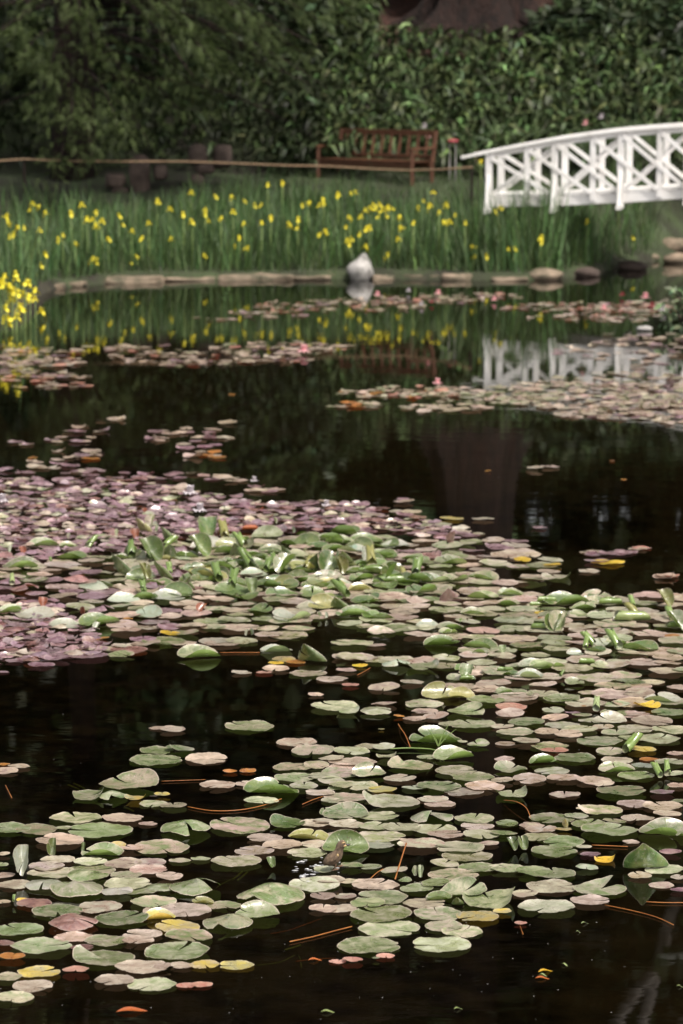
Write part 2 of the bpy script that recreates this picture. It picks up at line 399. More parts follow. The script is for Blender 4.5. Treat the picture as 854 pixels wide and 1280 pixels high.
SNAME = {'f': 'flat', 'n': 'notched', 'd': 'domed', 'D': 'peaked', 'b': 'boat shaped', 'B': 'folded over', 'c': 'cupped', 'C': 'upturned', 's': 'side curled',
         't': 'upright folded', 'u': 'upright standing', 'U': 'tent shaped standing', 'v': 'half folded', 'q': 'rolled', 'Q': 'leaning rolled'}
near = '''
198,911,24,p;216,914,32,p;196,939,42,g;195,951,67,g;225,939,36,g,n;5,957,16,o;24,960,28,p;8,966,30,p;162,983,76,g,c;112,997,46,g,s;141,998,40,g,D;170,1001,30,y,s;203,996,20,y;192,1006,36,l;217,1009,34,l
95,1024,66,k;154,1025,52,p;185,1031,24,p;125,1039,82,g;46,1038,52,g;12,1037,54,g;80,1037,22,l;75,1053,60,p;145,1060,26,y,c;202,1061,70,k;165,1063,30,p;312,909,62,g;371,930,51,p;391,940,54,l;419,885,60,l
258,950,53,p;288,966,20,o,d;310,965,22,o,d;272,983,45,p;308,982,28,p;327,1003,44,l;366,961,50,k;396,960,32,k;369,973,52,l;405,972,40,l;380,985,36,l;414,951,32,p;400,993,38,p;418,987,18,l;416,1002,30,l
232,1040,66,g,D;300,1034,75,k;394,1031,40,p;331,1050,45,p;353,1059,50,p;384,1068,50,l;393,1058,34,p;407,1049,26,w,s;318,1066,50,p;295,1079,64,k;225,1077,28,l;251,1075,25,l
436,892,32,l,s;470,892,42,l,d;480,882,32,p;531,883,48,l;531,891,34,p;518,900,29,p;545,898,32,p;499,897,14,o;477,913,8,y;583,893,48,g,c;562,907,28,l;590,907,60,g;461,934,36,l;480,936,28,l;440,942,46,l;484,949,30,l,s;534,948,26,l;598,933,28,g,c;578,930,14,l
513,959,57,g,n;441,954,62,p;433,961,44,p;426,968,50,k;500,975,41,p;442,984,62,l;414,977,34,l;549,985,56,g;519,986,34,w;570,966,52,l;591,974,56,g;580,991,50,p;606,985,50,p;477,990,38,y;433,998,56,l;405,994,26,l;489,1004,73,l,n;541,1000,40,p;550,1006,40,p
432,1020,58,g,c;474,1022,50,l;540,1025,57,g,D;593,1025,50,l;404,1029,26,p;433,1032,44,p;470,1034,46,l;503,1036,48,l;544,1039,56,l;557,1045,46,p;597,1034,42,p;602,1045,46,l;426,1046,34,p;476,1048,62,l;472,1058,42,w;526,1057,60,p;575,1062,62,l;611,1056,26,p;584,1072,64,k
639,886,40,R;692,889,28,l;716,893,20,m;728,896,26,l;730,885,8,o;770,882,36,l;809,885,36,Y,s;836,892,44,g;772,894,44,g;638,894,36,p;658,904,46,g;694,900,34,p;703,907,44,l;738,903,30,l;763,903,42,l,c;781,896,46,p;798,896,30,p;815,904,52,p
628,910,30,p;645,917,50,l;683,917,32,p;711,921,36,p;724,913,46,l;754,910,28,p;795,912,46,l;840,913,50,l;750,927,58,g;771,918,40,l;790,924,36,l;823,925,54,l;632,931,26,p;658,929,34,p;687,934,48,k;693,941,36,R;719,949,52,g;762,941,34,l;803,939,36,y
631,950,26,p;812,950,26,o;845,944,24,p;838,954,40,l;638,963,42,g,c;628,978,28,p;662,976,42,p;690,965,44,l;705,974,44,p;771,952,40,p;743,978,44,p;755,982,26,p;795,971,46,g;806,960,34,w;845,970,24,l;846,984,24,p
641,995,46,g,s;706,994,39,p;777,991,63,g;828,993,31,m;793,1006,44,p;828,1009,50,p;850,1003,22,g;749,1015,59,l,n;797,1024,42,p;834,1020,36,p;690,1025,58,g;721,1023,30,l;736,1032,44,g;768,1028,30,k;762,1040,72,g;634,1030,28,g;630,1044,34,g;664,1033,30,p;676,1038,40,p;676,1047,46,g
705,1040,22,y;705,1054,52,g;693,1065,58,g;730,1062,20,p;738,1070,26,m;757,1076,32,Y,s;789,1054,22,p;838,1068,28,m
18,1107,44,p;5,1098,28,p;2,1083,18,g;4,1070,18,p;2,1129,24,p;55,1109,50,w,d;95,1116,72,g,D;66,1093,64,l;110,1098,56,g,d;58,1085,46,p;72,1077,44,p;115,1089,60,k;113,1079,42,l;155,1081,48,p;188,1080,40,p;186,1089,48,p
160,1107,60,l;147,1118,42,w,d;176,1114,46,g;202,1112,40,g,d;158,1096,40,g;212,1099,34,p;43,1131,44,r;28,1126,16,Y;72,1141,64,g;126,1135,54,p;116,1140,36,p;152,1150,68,g;192,1130,58,l;205,1141,52,p;222,1160,56,y
92,1158,65,r,d;24,1164,62,g;5,1182,26,r;52,1185,78,l;92,1173,50,p;132,1178,54,k;103,1187,30,r;178,1170,50,p;173,1178,40,p;236,1174,60,k;130,1200,78,g,n;221,1192,82,g;15,1199,34,o;177,1212,67,p;95,1216,34,R;49,1218,54,y;10,1224,36,l
41,1235,50,p;16,1249,54,l;143,1228,50,p;190,1232,62,l;227,1209,30,p;203,1212,22,p;244,1113,68,g,D;339,1124,90,g,D;280,1133,44,k;231,1140,68,p;285,1157,66,g,D;322,1146,56,g,c;256,1208,38,y;296,1208,44,y;233,1233,26,R;252,1232,28,R
393,1107,64,l;404,1123,32,p;404,1138,36,p;432,1122,28,p;425,1137,42,p;413,1101,38,p;437,1103,30,l;470,1107,60,p;440,1085,28,g;464,1086,28,l;493,1090,34,l;406,1089,30,l;556,1082,36,l;598,1086,52,g;567,1095,64,k;521,1112,42,g;545,1108,36,g
612,1128,78,g,s;477,1125,66,g;460,1132,44,g;530,1131,54,p;476,1145,78,g;547,1145,60,k;486,1162,78,l;555,1160,48,l;578,1166,52,l;597,1148,54,y;461,1184,80,g;552,1183,74,l;422,1203,22,R;441,1203,26,R;482,1197,24,R;470,1201,10,g
622,1085,24,l;635,1088,44,l;668,1092,48,g;694,1094,52,g;734,1087,30,w,d;690,1110,64,p;750,1113,67,g,n;738,1128,50,p;683,1136,72,l;656,1119,32,p;628,1142,24,y;831,1089,50,l;800,1097,30,p;827,1108,32,p;850,1115,24,m;848,1099,20,p;651,1156,16,R
360,1190,0,g
'''
special = '''
27,1098,40,w,t;66,1072,24,G,t;128,1069,54,g,b;104,1066,12,G,t;339,991,70,G,b;359,1031,47,G,c;386,1050,52,e,b;411,1019,24,G,c;432,1064,60,G,C;544,927,66,G,b;567,949,52,g,b;461,970,43,g,C;526,1099,16,l,t;519,1098,14,g,t
745,891,22,w,Q;783,944,34,g,Q;680,955,38,G,B;771,964,46,g,b;825,974,24,g,Q;834,972,22,g,Q;708,1038,14,y,u;640,1064,22,G,v;654,1062,22,G,v;835,1043,74,g,b;809,1089,66,G,U;17,1131,10,G,Q;199,1149,42,y,b;254,1130,28,e,b;339,1086,18,G,v;578,1118,62,g,C;548,1126,34,G,b;573,1133,18,G,U;506,1104,18,g,c
187,665,22,l,t;196,666,10,g,t;169,674,18,O,v;180,644,12,O,v;146,672,9,l,t;86,676,10,g,t;110,687,22,g,Q;55,683,40,g,b;90,699,40,G,b;64,705,10,G,Q;28,709,50,g,b;16,733,18,l,Q;28,693,14,O,v;13,692,11,w,t;86,684,26,g,b;117,673,44,g;168,699,34,g,C;205,690,26,g,Q;120,736,46,w,D;198,732,44,G,b
313,664,22,O,q;305,686,26,g,Q;315,699,46,G,b;262,687,50,w,C;283,708,12,G,Q;273,728,12,G,Q;331,673,6,l,t;345,656,8,l,t;367,668,8,w,t;401,679,38,G,b;351,709,42,w,c;290,736,40,G,b;318,720,36,w,c;235,736,30,G,U;375,697,34,g,c;272,673,14,O,v;282,665,12,O,v
458,705,24,w,t;494,716,22,G,U;494,684,38,w,c;565,682,20,r,u;468,717,42,G,b;564,705,42,g,b;419,711,36,g,c;570,727,36,g,b;604,724,40,g,b;793,762,20,g,Q;790,778,56,l,q;845,786,30,g,q;669,758,18,g,q;708,755,58,G,b;634,756,34,g,b;694,789,34,G,v;721,770,26,g,c;746,770,28,g,c
105,771,14,O,u;54,760,18,O,v;44,772,50,w,c;14,766,44,g,b;124,781,54,G,b;82,784,42,w,c;122,789,14,w,v;155,753,44,w,c;182,770,44,w,c;210,749,44,w,c;253,767,18,O,v;308,796,9,w,t;315,796,9,w,t;400,774,8,w,t;408,774,8,w,t;389,829,44,G,U;345,815,42,w,b;249,822,55,g,b;352,745,42,G,c;365,775,52,w,b
425,764,30,G,U;414,749,30,G,c;458,753,40,G,b;473,773,42,G,b;564,754,32,r,U;523,754,34,p,D;535,785,30,w,c;562,787,36,g,b;552,806,46,G,b;600,810,46,G,b;552,872,50,e,C;577,873,36,e,C;495,833,38,w,D;529,836,46,g,s;575,781,8,G,Q;592,768,36,g,b;604,748,40,g,b;640,745,36,w,c
732,814,20,g,Q;719,820,22,w,C;760,808,40,w,b;799,812,50,G,b;701,848,10,G,Q;628,818,16,g,v;671,835,48,w,b;661,848,38,w,b;701,789,36,g,v;828,876,46,w,b;702,875,46,g;656,871,38,p;745,815,26,G,b;230,700,34,w,c;240,714,30,G,b;340,690,34,g,c;150,700,30,g,b;380,712,36,w,b;440,690,36,w,b;520,700,36,g,b;545,728,38,w,b;395,728,38,g,b;425,732,34,w,c
'''
recs = []
def parse(txt, hand):
    for tok in txt.replace('\n', ';').split(';'):
        f = tok.strip().split(',')
        if len(f) < 4 or float(f[2]) == 0: continue
        recs.append([float(f[0]), float(f[1]), float(f[2]), f[3], f[4] if len(f) > 4 else 'f', hand])
parse(near, 1); parse(special, 2)
for _ in range(84):
    x = rng.uniform(150, 530); y = rng.gauss(708, 26)
    if not 662 < y < 775: continue
    sh = rng.choice('QQqvtUBBbbCCCUv'); recs.append([x, y, rng.uniform(28, 46)*(.7 if sh in 'Qt' else 1), rng.choice('GGGGge'), sh, 2])
for _ in range(26):
    x = rng.uniform(560, 850); y = rng.uniform(745, 870); sh = rng.choice('qQbBcCv'); recs.append([x, y, rng.uniform(20, 36), rng.choice('Ggge'), sh, 2])
near_pts = [(r[0], r[1], r[2]) for r in recs]
# ---- the far mat: density follows the outline of the mat of pads
def inpoly(x, y, poly):
    c = False; j = len(poly)-1
    for i in range(len(poly)):
        xi, yi = poly[i]; xj, yj = poly[j]
        if (yi > y) != (yj > y) and x < (xj - xi)*(y - yi)/(yj - yi) + xi: c = not c
        j = i
    return c
mat_poly = [(-60, 602), (40, 598), (150, 596), (230, 610), (330, 626), (420, 626), (480, 634), (545, 652), (600, 664), (640, 676), (690, 700), (705, 722), (660, 728), (640, 742), (700, 744), (780, 744), (860, 742), (920, 744),
            (920, 882), (600, 882), (560, 858), (585, 842), (470, 822), (430, 826), (520, 800), (470, 792), (420, 776), (330, 800), (270, 808), (210, 806), (150, 822), (60, 826), (0, 838), (-60, 842)]
holes = [(400, 590, 796, 822), (590, 640, 700+16, 728), (620, 760, 858, 866), (260, 330, 788, 802)]
def mid_kind(x, y):
    q = rng.random()
    mauve = (y < 655 + .03*x and x < 520) or (x < 130 and y > 790) or (y < 700 and 480 < x < 700 and q < .4)
    if mauve: return rng.choice('mmmmmrpp') if y < 650 or x < 130 else rng.choice('mmppr')
    if x < 260: return rng.choice('mpppkklrmp') if q < .6 else rng.choice('kpplm')
    if x < 480: return rng.choice('kklgppl')
    return rng.choice('kllppgppl')
pts = []
mau = [(-60, 603), (40, 600), (150, 598), (230, 612), (330, 628), (420, 628), (480, 636), (545, 654), (600, 668), (560, 676), (470, 668), (380, 662), (300, 664), (200, 676), (130, 690), (60, 700), (-60, 712)]
mau2 = [(-60, 745), (60, 750), (120, 790), (135, 812), (90, 824), (-60, 840)]
def small(poly, n, k_):
    c_ = 0; t_ = 0
    x0_, x1_ = min(p[0] for p in poly), max(p[0] for p in poly); y0_, y1_ = min(p[1] for p in poly), max(p[1] for p in poly)
    while c_ < n and t_ < 20000:
        t_ += 1; x = rng.uniform(x0_, x1_); y = rng.uniform(y0_, y1_)
        if not inpoly(x, y, poly): continue
        w = rng.uniform(.075, .145)*scale_at(x, y)
        if any(abs(x - a)/w < .42 and abs(y - b_)/(w*.2) < .42 for a, b_, w_ in pts): continue
        pts.append((x, y, w)); recs.append([x, y, w, rng.choice(k_), rng.choice('fffsdnDc'), 0]); c_ += 1
small(mau, 900, 'mmmmmmmrpplm'); small(mau2, 200, 'mmmmmrp')
npre = len(pts)
tries = 0
while tries < 9000 and len(pts) < npre + 900:
    tries += 1
    x = rng.uniform(-50, 905); y = rng.uniform(594, 882)
    if rng.random() > (1.15 - (y - 594)/520): continue
    if not inpoly(x, y, mat_poly) or inpoly(x, y, mau): continue
    if any(a < x < b_ and c_ < y < d_ for a, b_, c_, d_ in holes): continue
    s = scale_at(x, y); mauve = y < 660 and x < 480
    R_ = rng.uniform(.12, .19)/2 if mauve else rng.uniform(.15, .27)/2
    w = 2*R_*s
    dmin = .52 if y < 760 else .6
    if any(abs(x - a)/w < dmin and abs(y - b_)/(w*.26) < dmin for a, b_, w_ in pts): continue
    pts.append((x, y, w))
for x, y, w in pts[npre:]:
    k = mid_kind(x, y); sh = 'f'
    q = rng.random()
    if k in 'gklm' and q < .14 and x > 130: sh = rng.choice('bcsdn')
    if k in 'gkl' and 200 < x < 520 and 670 < y < 770 and q < .6: k = rng.choice('gGGG'); sh = rng.choice('bccbsC')
    if k in 'mr' and q < .5: sh = rng.choice('sdnnD')
    recs.append([x, y, w, k, sh, 0])
def scatter(cx, cy, wx, wy, n, kinds, smin=.09, smax=.18, edge=1.0):
    n = int(n*1.5) if cy < 520 else n
    for _ in range(n):
        a = rng.uniform(0, 2*PI); r = math.sqrt(rng.random())
        x = cx + wx*r*math.cos(a); y = cy + wy*r*math.sin(a)
        s = scale_at(x, y); recs.append([x, y, rng.uniform(smin, smax)*s, rng.choice(kinds), rng.choice('fffffsdn'), 0])
FK = 'pppRpmkp'
for a in [(30, 452, 70, 9, 34, FK), (20, 470, 45, 8, 20, FK), (60, 482, 50, 5, 12, FK), (-10, 440, 50, 8, 20, FK), (60, 455, 40, 5, 10, FK), (110, 437, 80, 5, 14, FK), (80, 470, 30, 4, 8, FK),
          (205, 448, 75, 8, 26, FK), (170, 436, 60, 4, 10, FK), (345, 437, 80, 9, 46, FK), (330, 450, 60, 5, 16, FK), (250, 455, 50, 4, 10, FK), (410, 435, 50, 5, 10, FK),
          (420, 383, 110, 7, 46, FK), (340, 393, 60, 5, 16, FK), (510, 376, 90, 7, 46, FK), (590, 372, 60, 5, 18, FK), (280, 398, 40, 3, 5, FK),
          (740, 385, 115, 7, 70, FK+'RR'), (820, 380, 50, 6, 20, FK+'RR'), (720, 397, 60, 4, 16, FK), (800, 398, 60, 6, 16, FK),
          (510, 491, 90, 8, 46, 'pplkpoR'), (560, 511, 55, 6, 16, 'pplkp'), (590, 500, 50, 8, 20, 'pplkl'), (445, 508, 35, 4, 7, 'ppok'), (640, 495, 60, 10, 34, 'pplklg'),
          (760, 502, 130, 12, 100, 'pppkplp'), (820, 495, 70, 16, 50, 'ppmkp'), (790, 518, 90, 8, 60, 'ppkpm'), (850, 528, 40, 6, 16, 'ppkpm'), (700, 484, 80, 8, 36, 'ppklp'), (780, 478, 90, 12, 34, 'ppmkp'), (780, 440, 90, 12, 24, 'ppmp'), (810, 425, 80, 8, 20, 'ppmp'), (840, 460, 60, 30, 26, 'ppmp'),
          (105, 545, 55, 12, 13, 'ppm'), (90, 575, 60, 12, 15, 'ppmo'), (235, 548, 50, 14, 20, 'ppm'), (250, 568, 40, 6, 6, 'ppo'), (280, 528, 12, 3, 2, 'p'), (25, 555, 20, 3, 3, 'pm'), (120, 525, 30, 3, 3, 'p'), (330, 530, 3, 2, 0, 'o'),
          (30, 588, 50, 5, 6, 'pm'), (120, 592, 50, 4, 8, 'pm'), (230, 598, 60, 8, 12, 'mp'), (285, 601, 30, 4, 6, 'mp'), (320, 612, 30, 5, 5, 'mp'), (395, 505, 50, 4, 0, 'p'),
          (680, 588, 24, 4, 3, 'p'), (765, 692, 30, 3, 7, 'mmp'), (805, 687, 8, 2, 2, 'pR'), (755, 704, 20, 3, 4, 'myY'), (735, 715, 10, 1, 1, 'p'), (820, 723, 22, 3, 4, 'pR'), (680, 661, 12, 1, 2, 'pm'), (502, 628, 12, 2, 3, 'pm'), (508, 640, 8, 1, 1, 'p'), (603, 651, 6, 1, 1, 'p'),
          (290, 490, 60, 4, 0, 'p')]:
    scatter(*a)
for a in [(738, 692, 9, 'Y'), (750, 704, 22, 'Y'), (653, 702, 22, 'Y'), (690, 708, 24, 'Y'), (280, 966, 0, 'o'), (155, 602, 20, 'O'), (215, 627, 14, 'O'), (565, 650, 30, 'y'), (610, 590, 8, 'o'), (780, 600, 8, 'o'), (765, 577, 8, 'o'),
          (676, 768, 16, 'Y'), (672, 776, 16, 'o'), (345, 831, 20, 'Y'), (370, 829, 26, 'o'), (355, 826, 30, 'y'), (840, 797, 20, 'o'), (450, 834, 20, 'Y'), (213, 795, 26, 'Y'), (125, 800, 24, 'o'), (160, 775, 14, 'o'), (545, 658, 40, 'l'), (290, 494, 9, 'o'),
          (330, 842, 22, 'R'), (345, 838, 34, 'p'), (385, 843, 48, 'k'), (415, 850, 40, 'p'), (433, 840, 26, 'p'), (438, 858, 22, 'R'), (302, 842, 26, 'p'), (278, 806, 46, 'p'), (80, 822, 40, 'm'), (110, 821, 54, 'm'), (52, 833, 34, 'm'), (25, 820, 36, 'p'), (153, 812, 56, 'l'),
          (4, 841, 16, 'm'), (440, 806, 54, 'k'), (470, 808, 26, 'p'), (440, 825, 40, 'l'), (478, 826, 50, 'k'), (515, 855, 30, 'p'), (480, 862, 40, 'p'), (530, 881, 46, 'k'), (205, 803, 56, 'g'), (360, 795, 50, 'k'), (395, 870, 20, 'p'), (655, 763, 46, 'l')]:
    if a[2]: recs.append([a[0], a[1], a[2], a[3], 'f', 0])
recs = [r for r in recs if -70 < r[0] < 925]
# --- which are built one by one: upright kinds, and the 300 pads that show largest
UP = set('tuvqQU')
curled = [r for r in recs if r[4] in UP]
flat = sorted([r for r in recs if r[4] not in UP], key=lambda r: -(r[2]*r[2]*(1.0 if -10 < r[0] < 864 else .01)*math.sin(PITCH + math.atan((r[1]-640)/F))))
single, rest = flat[:300], flat[300:]
rowname = [(600, 'in the far mat'), (650, 'in the back mat'), (720, 'in the middle mat'), (790, 'at the mat front'), (860, 'past the dark gap'), (930, 'well beyond duckling'), (985, 'beyond duckling'), (1040, 'just beyond duckling'),
           (1085, 'level with duckling'), (1130, 'just nearer than duckling'), (1180, 'nearer than duckling'), (9999, 'at the front edge')]
colname = [(110, 'far left'), (250, 'left'), (400, 'left of centre'), (540, 'right of centre'), (700, 'right'), (9999, 'far right')]
def place_name(x, y):
    r = next(n for v, n in rowname if y < v); c_ = next(n for v, n in colname if x < v)
    return r, c_
def relabel(lst, noun):
    cells = {}
    for o, r in lst:
        rn, cn = place_name(r[0], r[1]); cells.setdefault((CNAME[r[3]], SNAME[r[4]], rn, cn), []).append((o, r))
    words = ['leftmost', 'second from left', 'third from left', 'fourth from left', 'fifth from left', 'sixth from left', 'seventh from left', 'eighth from left', 'ninth from left', 'tenth from left', 'eleventh from left', 'twelfth from left', 'thirteenth from left']
    for (cn_, sn_, rn, cn), L in cells.items():
        base = f'{sn_} {cn_} {noun} {rn}, {cn}'
        if len(base.split()) > 12: base = base.replace('lily ', '')
        if len(L) == 1: L[0][0]['label'] = base
        elif len(L) == 2:
            L.sort(key=lambda q: q[1][0]); L[0][0]['label'] = base + ', left one'; L[1][0]['label'] = base + ', right one'
        else:
            L.sort(key=lambda q: q[1][0])
            for i, q in enumerate(L): q[0]['label'] = base + ', ' + words[min(i, 12)]
def leaf_attrs(k, n, rg):
    t, bl_, u = kcol(k, rg)
    return np.tile(t, (n, 1)), np.tile(bl_, (n, 1)), np.tile(u, (n, 1))
def leaf_obj(r, idx, name, cat, group):
    x, y, w, k, sh, hand = r; rg = random.Random(idx*13 + 5)
    if sh in UP: pos = G(x, y)
    else: pos = G(x, y)
    R_ = w/2/scale_at(x, y)
    if sh in 'tu': R_ *= 1.08
    V, Fq, po = leaf_geo(R_, sh, rg, rot=0, rag=.013)
    if sh in 'qQ':
        a = rg.uniform(-1.0, 1.0) if sh == 'Q' else PI/2 + rg.uniform(-.15, .15)
        V = V @ np.array([[math.cos(a), math.sin(a), 0], [-math.sin(a), math.cos(a), 0], [0, 0, 1]]); V = V*(1.25 if sh == 'Q' else 1.0)
        V[:, 2] -= V[:, 2].min()
    elif sh in 'tuvU':
        a = rg.uniform(-1.1, 1.1) if r[5] == 2 and y < 880 else rg.uniform(-.35, .35); V = V @ np.array([[math.cos(a), math.sin(a), 0], [-math.sin(a), math.cos(a), 0], [0, 0, 1]])
        V[:, 2] -= V[:, 2].min()
    t, bl_, u = leaf_attrs(k, len(V), rg)
    me = mesh(name, V, Fq, M['pad'], True, {'tint': ('FLOAT_COLOR', t), 'blush': ('FLOAT_COLOR', bl_), 'under': ('FLOAT_COLOR', u), 'polar': ('FLOAT_VECTOR', po)})
    o = obj(name, me, loc=(pos.x, pos.y, .0025 + rg.random()*.007 + (0 if sh in 'fn' else .004)))
    o['category'] = cat; o['group'] = group
    return o
L1 = [(leaf_obj(r, i, 'lily_pad', 'lily pad', 'lily pads floating on the pond'), r) for i, r in enumerate(single)]
relabel(L1, 'lily pad')
L2 = [(leaf_obj(r, 1000 + i, 'curled_lily_leaf', 'lily leaf', 'curled lily leaves standing out of the pads'), r) for i, r in enumerate(curled)]
relabel(L2, 'lily leaf')
VV, FF, TT, BB, UU, PP = [], [], [], [], [], []; off = 0
for i, r in enumerate(rest):
    rg = random.Random(i*17 + 3); x, y, w, k, sh, _ = r; R_ = w/2/scale_at(x, y); pos = G(x, y)
    V, Fq, po = leaf_geo(R_, sh, rg, nrg=5 if y > 560 else 4, nth=22, rag=.025, tilt=.045)
    V = V + np.array([pos.x, pos.y, .003 + rg.random()*.010]); t, bl_, u = leaf_attrs(k, len(V), rg)
    VV.append(V); FF.append(Fq + off); TT.append(t); BB.append(bl_); UU.append(u); PP.append(po); off += len(V)
me = mesh('lily_pads', np.vstack(VV), np.vstack(FF), M['pad'], True, {'tint': ('FLOAT_COLOR', np.vstack(TT)), 'blush': ('FLOAT_COLOR', np.vstack(BB)), 'under': ('FLOAT_COLOR', np.vstack(UU)), 'polar': ('FLOAT_VECTOR', np.vstack(PP))})
tag(obj('small_lily_pads', me), 'small pink, mauve and green lily pads crowding the farther pond', 'lily pads', kind='stuff')

# stems lying at the surface: orange and green
def stem(pts, r, m, label, z0=.006, zs=None):
    P3 = []
    n = len(pts)
    for i, (x, y) in enumerate(pts):
        g_ = G(x, y); g_.z = (zs[i] if zs else z0); P3.append(g_)
    # smooth
    Q = []
    for i in range(n-1):
        p0, p1, p2, p3 = P3[max(i-1, 0)], P3[i], P3[i+1], P3[min(i+2, n-1)]
        for t in (0, .25, .5, .75):
            Q.append(.5*((2*p1) + (-p0 + p2)*t + (2*p0 - 5*p1 + 4*p2 - p3)*t*t + (-p0 + 3*p1 - 3*p2 + p3)*t**3))
    Q.append(P3[-1]); b_ = MB(); o0 = Q[0].copy(); b_.tube([q - o0 for q in Q], r*.62, 6)
    tag(b_.build('floating_lily_stalk', m, smooth=True, loc=o0), label, 'lily stalk', 'loose lily stalks on the water')
stem([(235, 1010), (265, 1015), (300, 1014), (330, 1008), (352, 1000)], .0035, M['stem'], 'long orange stem crossing the water below the green boat shaped pad')
stem([(378, 1007), (392, 1001), (404, 997)], .003, M['stem'], 'short red stem right of the green boat shaped pad')
stem([(202, 978), (230, 977), (257, 976)], .002, M['stem'], 'thin straw stem touching the large pad at upper left')
stem([(494, 1099), (500, 1085), (508, 1068)], .005, M['stem'], 'thick orange stem sticking up right of the duckling', zs=[.0, .02, .05])
stem([(463, 1100), (472, 1092), (479, 1088)], .003, M['stem'], 'short orange stem just right of the duckling')
stem([(338, 1166), (360, 1162), (380, 1155), (402, 1147)], .003, M['stem'], 'orange stem curving toward the pads below the duckling', z0=-.004)
stem([(362, 1179), (390, 1173), (420, 1165), (440, 1160)], .0035, M['stem'], 'long straight orange stem in the open water below the duckling')
stem([(370, 1200), (395, 1197), (420, 1196)], .004, M['stem'], 'dull orange stem lying left of the pink heart shaped pads', z0=-.006)
stem([(320, 1203), (350, 1199), (372, 1190), (377, 1206)], .003, M['greenstem'], 'olive stem under the surface beside the yellow edged pads', z0=-.012)
stem([(756, 1133), (790, 1140), (820, 1148), (842, 1158)], .0028, M['stem'], 'long dark red stem slanting over open water at lower right')
stem([(808, 1129), (830, 1130), (860, 1130)], .003, M['stem'], 'straight orange stem at right edge below the big upright leaf')
stem([(740, 1058), (765, 1059), (785, 1060)], .003, M['stem'], 'straight orange stem between pads left of the big upright leaf')
stem([(630, 1003), (645, 1010), (658, 1018), (664, 1026)], .003, M['stem'], 'red arching stem in the dark gap right of centre', zs=[.01, .03, .03, .005])
stem([(498, 905), (501, 915), (507, 924), (513, 934)], .004, M['stem'], 'orange zigzag stem left of the boat shaped pad with orange rim', zs=[.0, .02, .02, 0])
stem([(7, 983), (11, 991), (15, 999)], .003, M['stem'], 'short orange stem alone near the left edge')
stem([(275, 817), (300, 817), (325, 817)], .003, M['stem'], 'orange stem joining two pads beyond the dark gap at left')
stem([(447, 845), (455, 841), (463, 836)], .003, M['stem'], 'orange stem by the pads past the dark gap')
stem([(488, 939), (510, 938), (535, 939), (545, 941)], .005, M['greenstem'], 'pale green stem lying in front of the boat shaped pad', z0=.012)
stem([(650, 1159), (652, 1164), (654, 1170)], .002, M['stem'], 'tiny red stem trailing from the single small pink pad')
stem([(268, 1110), (278, 1103), (292, 1096)], .003, M['greenstem'], 'short green stem left of the submerged green blades', z0=-.006)
for k_, (x, y, dx, dy) in enumerate([(291, 1098, 12, -10), (297, 1099, 12, -10), (356, 1186, 20, -6), (85, 980, 14, 6), (92, 978, 14, 7), (155, 1008, 12, 5)]):
    stem([(x, y), (x+dx*.5, y+dy*.45), (x+dx, y+dy)], .007, M['greenstem'], ['left of two green blades lying in the gap below centre', 'right of two green blades lying in the gap below centre', 'dull green blade under water below the duckling', 'left green blade tip beside the wavy pads at left', 'right green blade tip beside the wavy pads at left', 'green blade under the peaked pad at left'][k_], z0=-.005)
# sprouting thin green blades at the boat pad
bl = MB(); o0 = G(548, 938)
for dx, h_ in ((-.06, .1), (.05, .11), (.09, .09), (-.02, .05), (.02, .06)):
    bl.tube([(0, 0, .02), (dx*.5, 0, .02 + h_*.6), (dx, 0, .02 + h_)], [.003, .0025, .0008], 5)
tag(bl.build('grass_sprout', M['greenstem'], loc=o0), 'thin green grass blades sprouting before the boat shaped pad', 'grass sprout')
# debris specks and fallen leaves
def fallen(x, y, w, k, label, rot):
    rg = random.Random(int(x)); s = scale_at(x, y); L = w/s; n = 9
    V, Fq = [], []
    for i in range(n):
        t = i/(n-1); ww = L*.2*math.sin(PI*t)**.8 + .0005
        for sgn in (-1, 0, 1): V.append(((t - .5)*L, sgn*ww, .004 + (.25*ww if sgn else 0) + .004*math.sin(t*5)))
    for i in range(n-1):
        for j in range(2): Fq.append((i*3+j, i*3+j+1, i*3+j+4, i*3+j+3))
    g_ = G(x, y)
    me = mesh('fallen_leaf', V, Fq, M['pad'], True, {'tint': ('FLOAT_COLOR', np.tile(KC[k][0], (len(V), 1))), 'blush': ('FLOAT_COLOR', np.tile(KC[k][1], (len(V), 1))), 'under': ('FLOAT_COLOR', np.tile(KC[k][2], (len(V), 1))), 'polar': ('FLOAT_VECTOR', np.zeros((len(V), 3)))})
    tag(obj('fallen_leaf', me, loc=g_, rot=(0, 0, rot)), label, 'fallen leaf', 'fallen leaves on open water')
fallen(682, 1215, 20, 'Y', 'yellow fallen leaf floating on open water at lower right', .4)
fallen(678, 1224, 18, 'o', 'thin brown leaf floating just below the yellow leaf', .1)
fallen(679, 1220, 10, 'l', 'pale sliver of leaf between the yellow leaf and brown leaf', -.2)
fallen(706, 1207, 9, 'l', 'small pale green leaf bit right of the yellow fallen leaf', -.5)
fallen(731, 1155, 10, 'w', 'white leaf bit on the water below the two-lobed pad', .4)
fallen(723, 1166, 6, 'w', 'tiny cream leaf bit below the white one', 0)
fallen(410, 1266, 18, 'l', 'olive leaf sliver at bottom edge below centre', .1)
fallen(850, 1234, 8, 'l', 'green leaf bit at the right edge near the bottom', .1)
fallen(394, 1201, 18, 'o', 'orange leaf floating left of the pink heart shaped pads', .2)
fallen(165, 1265, 40, 'O', 'brown sunken leaf at the bottom left', .2)
fallen(573, 1262, 12, 'l', 'straw bit near the bottom right of centre', .4)
V = []; Fq = []
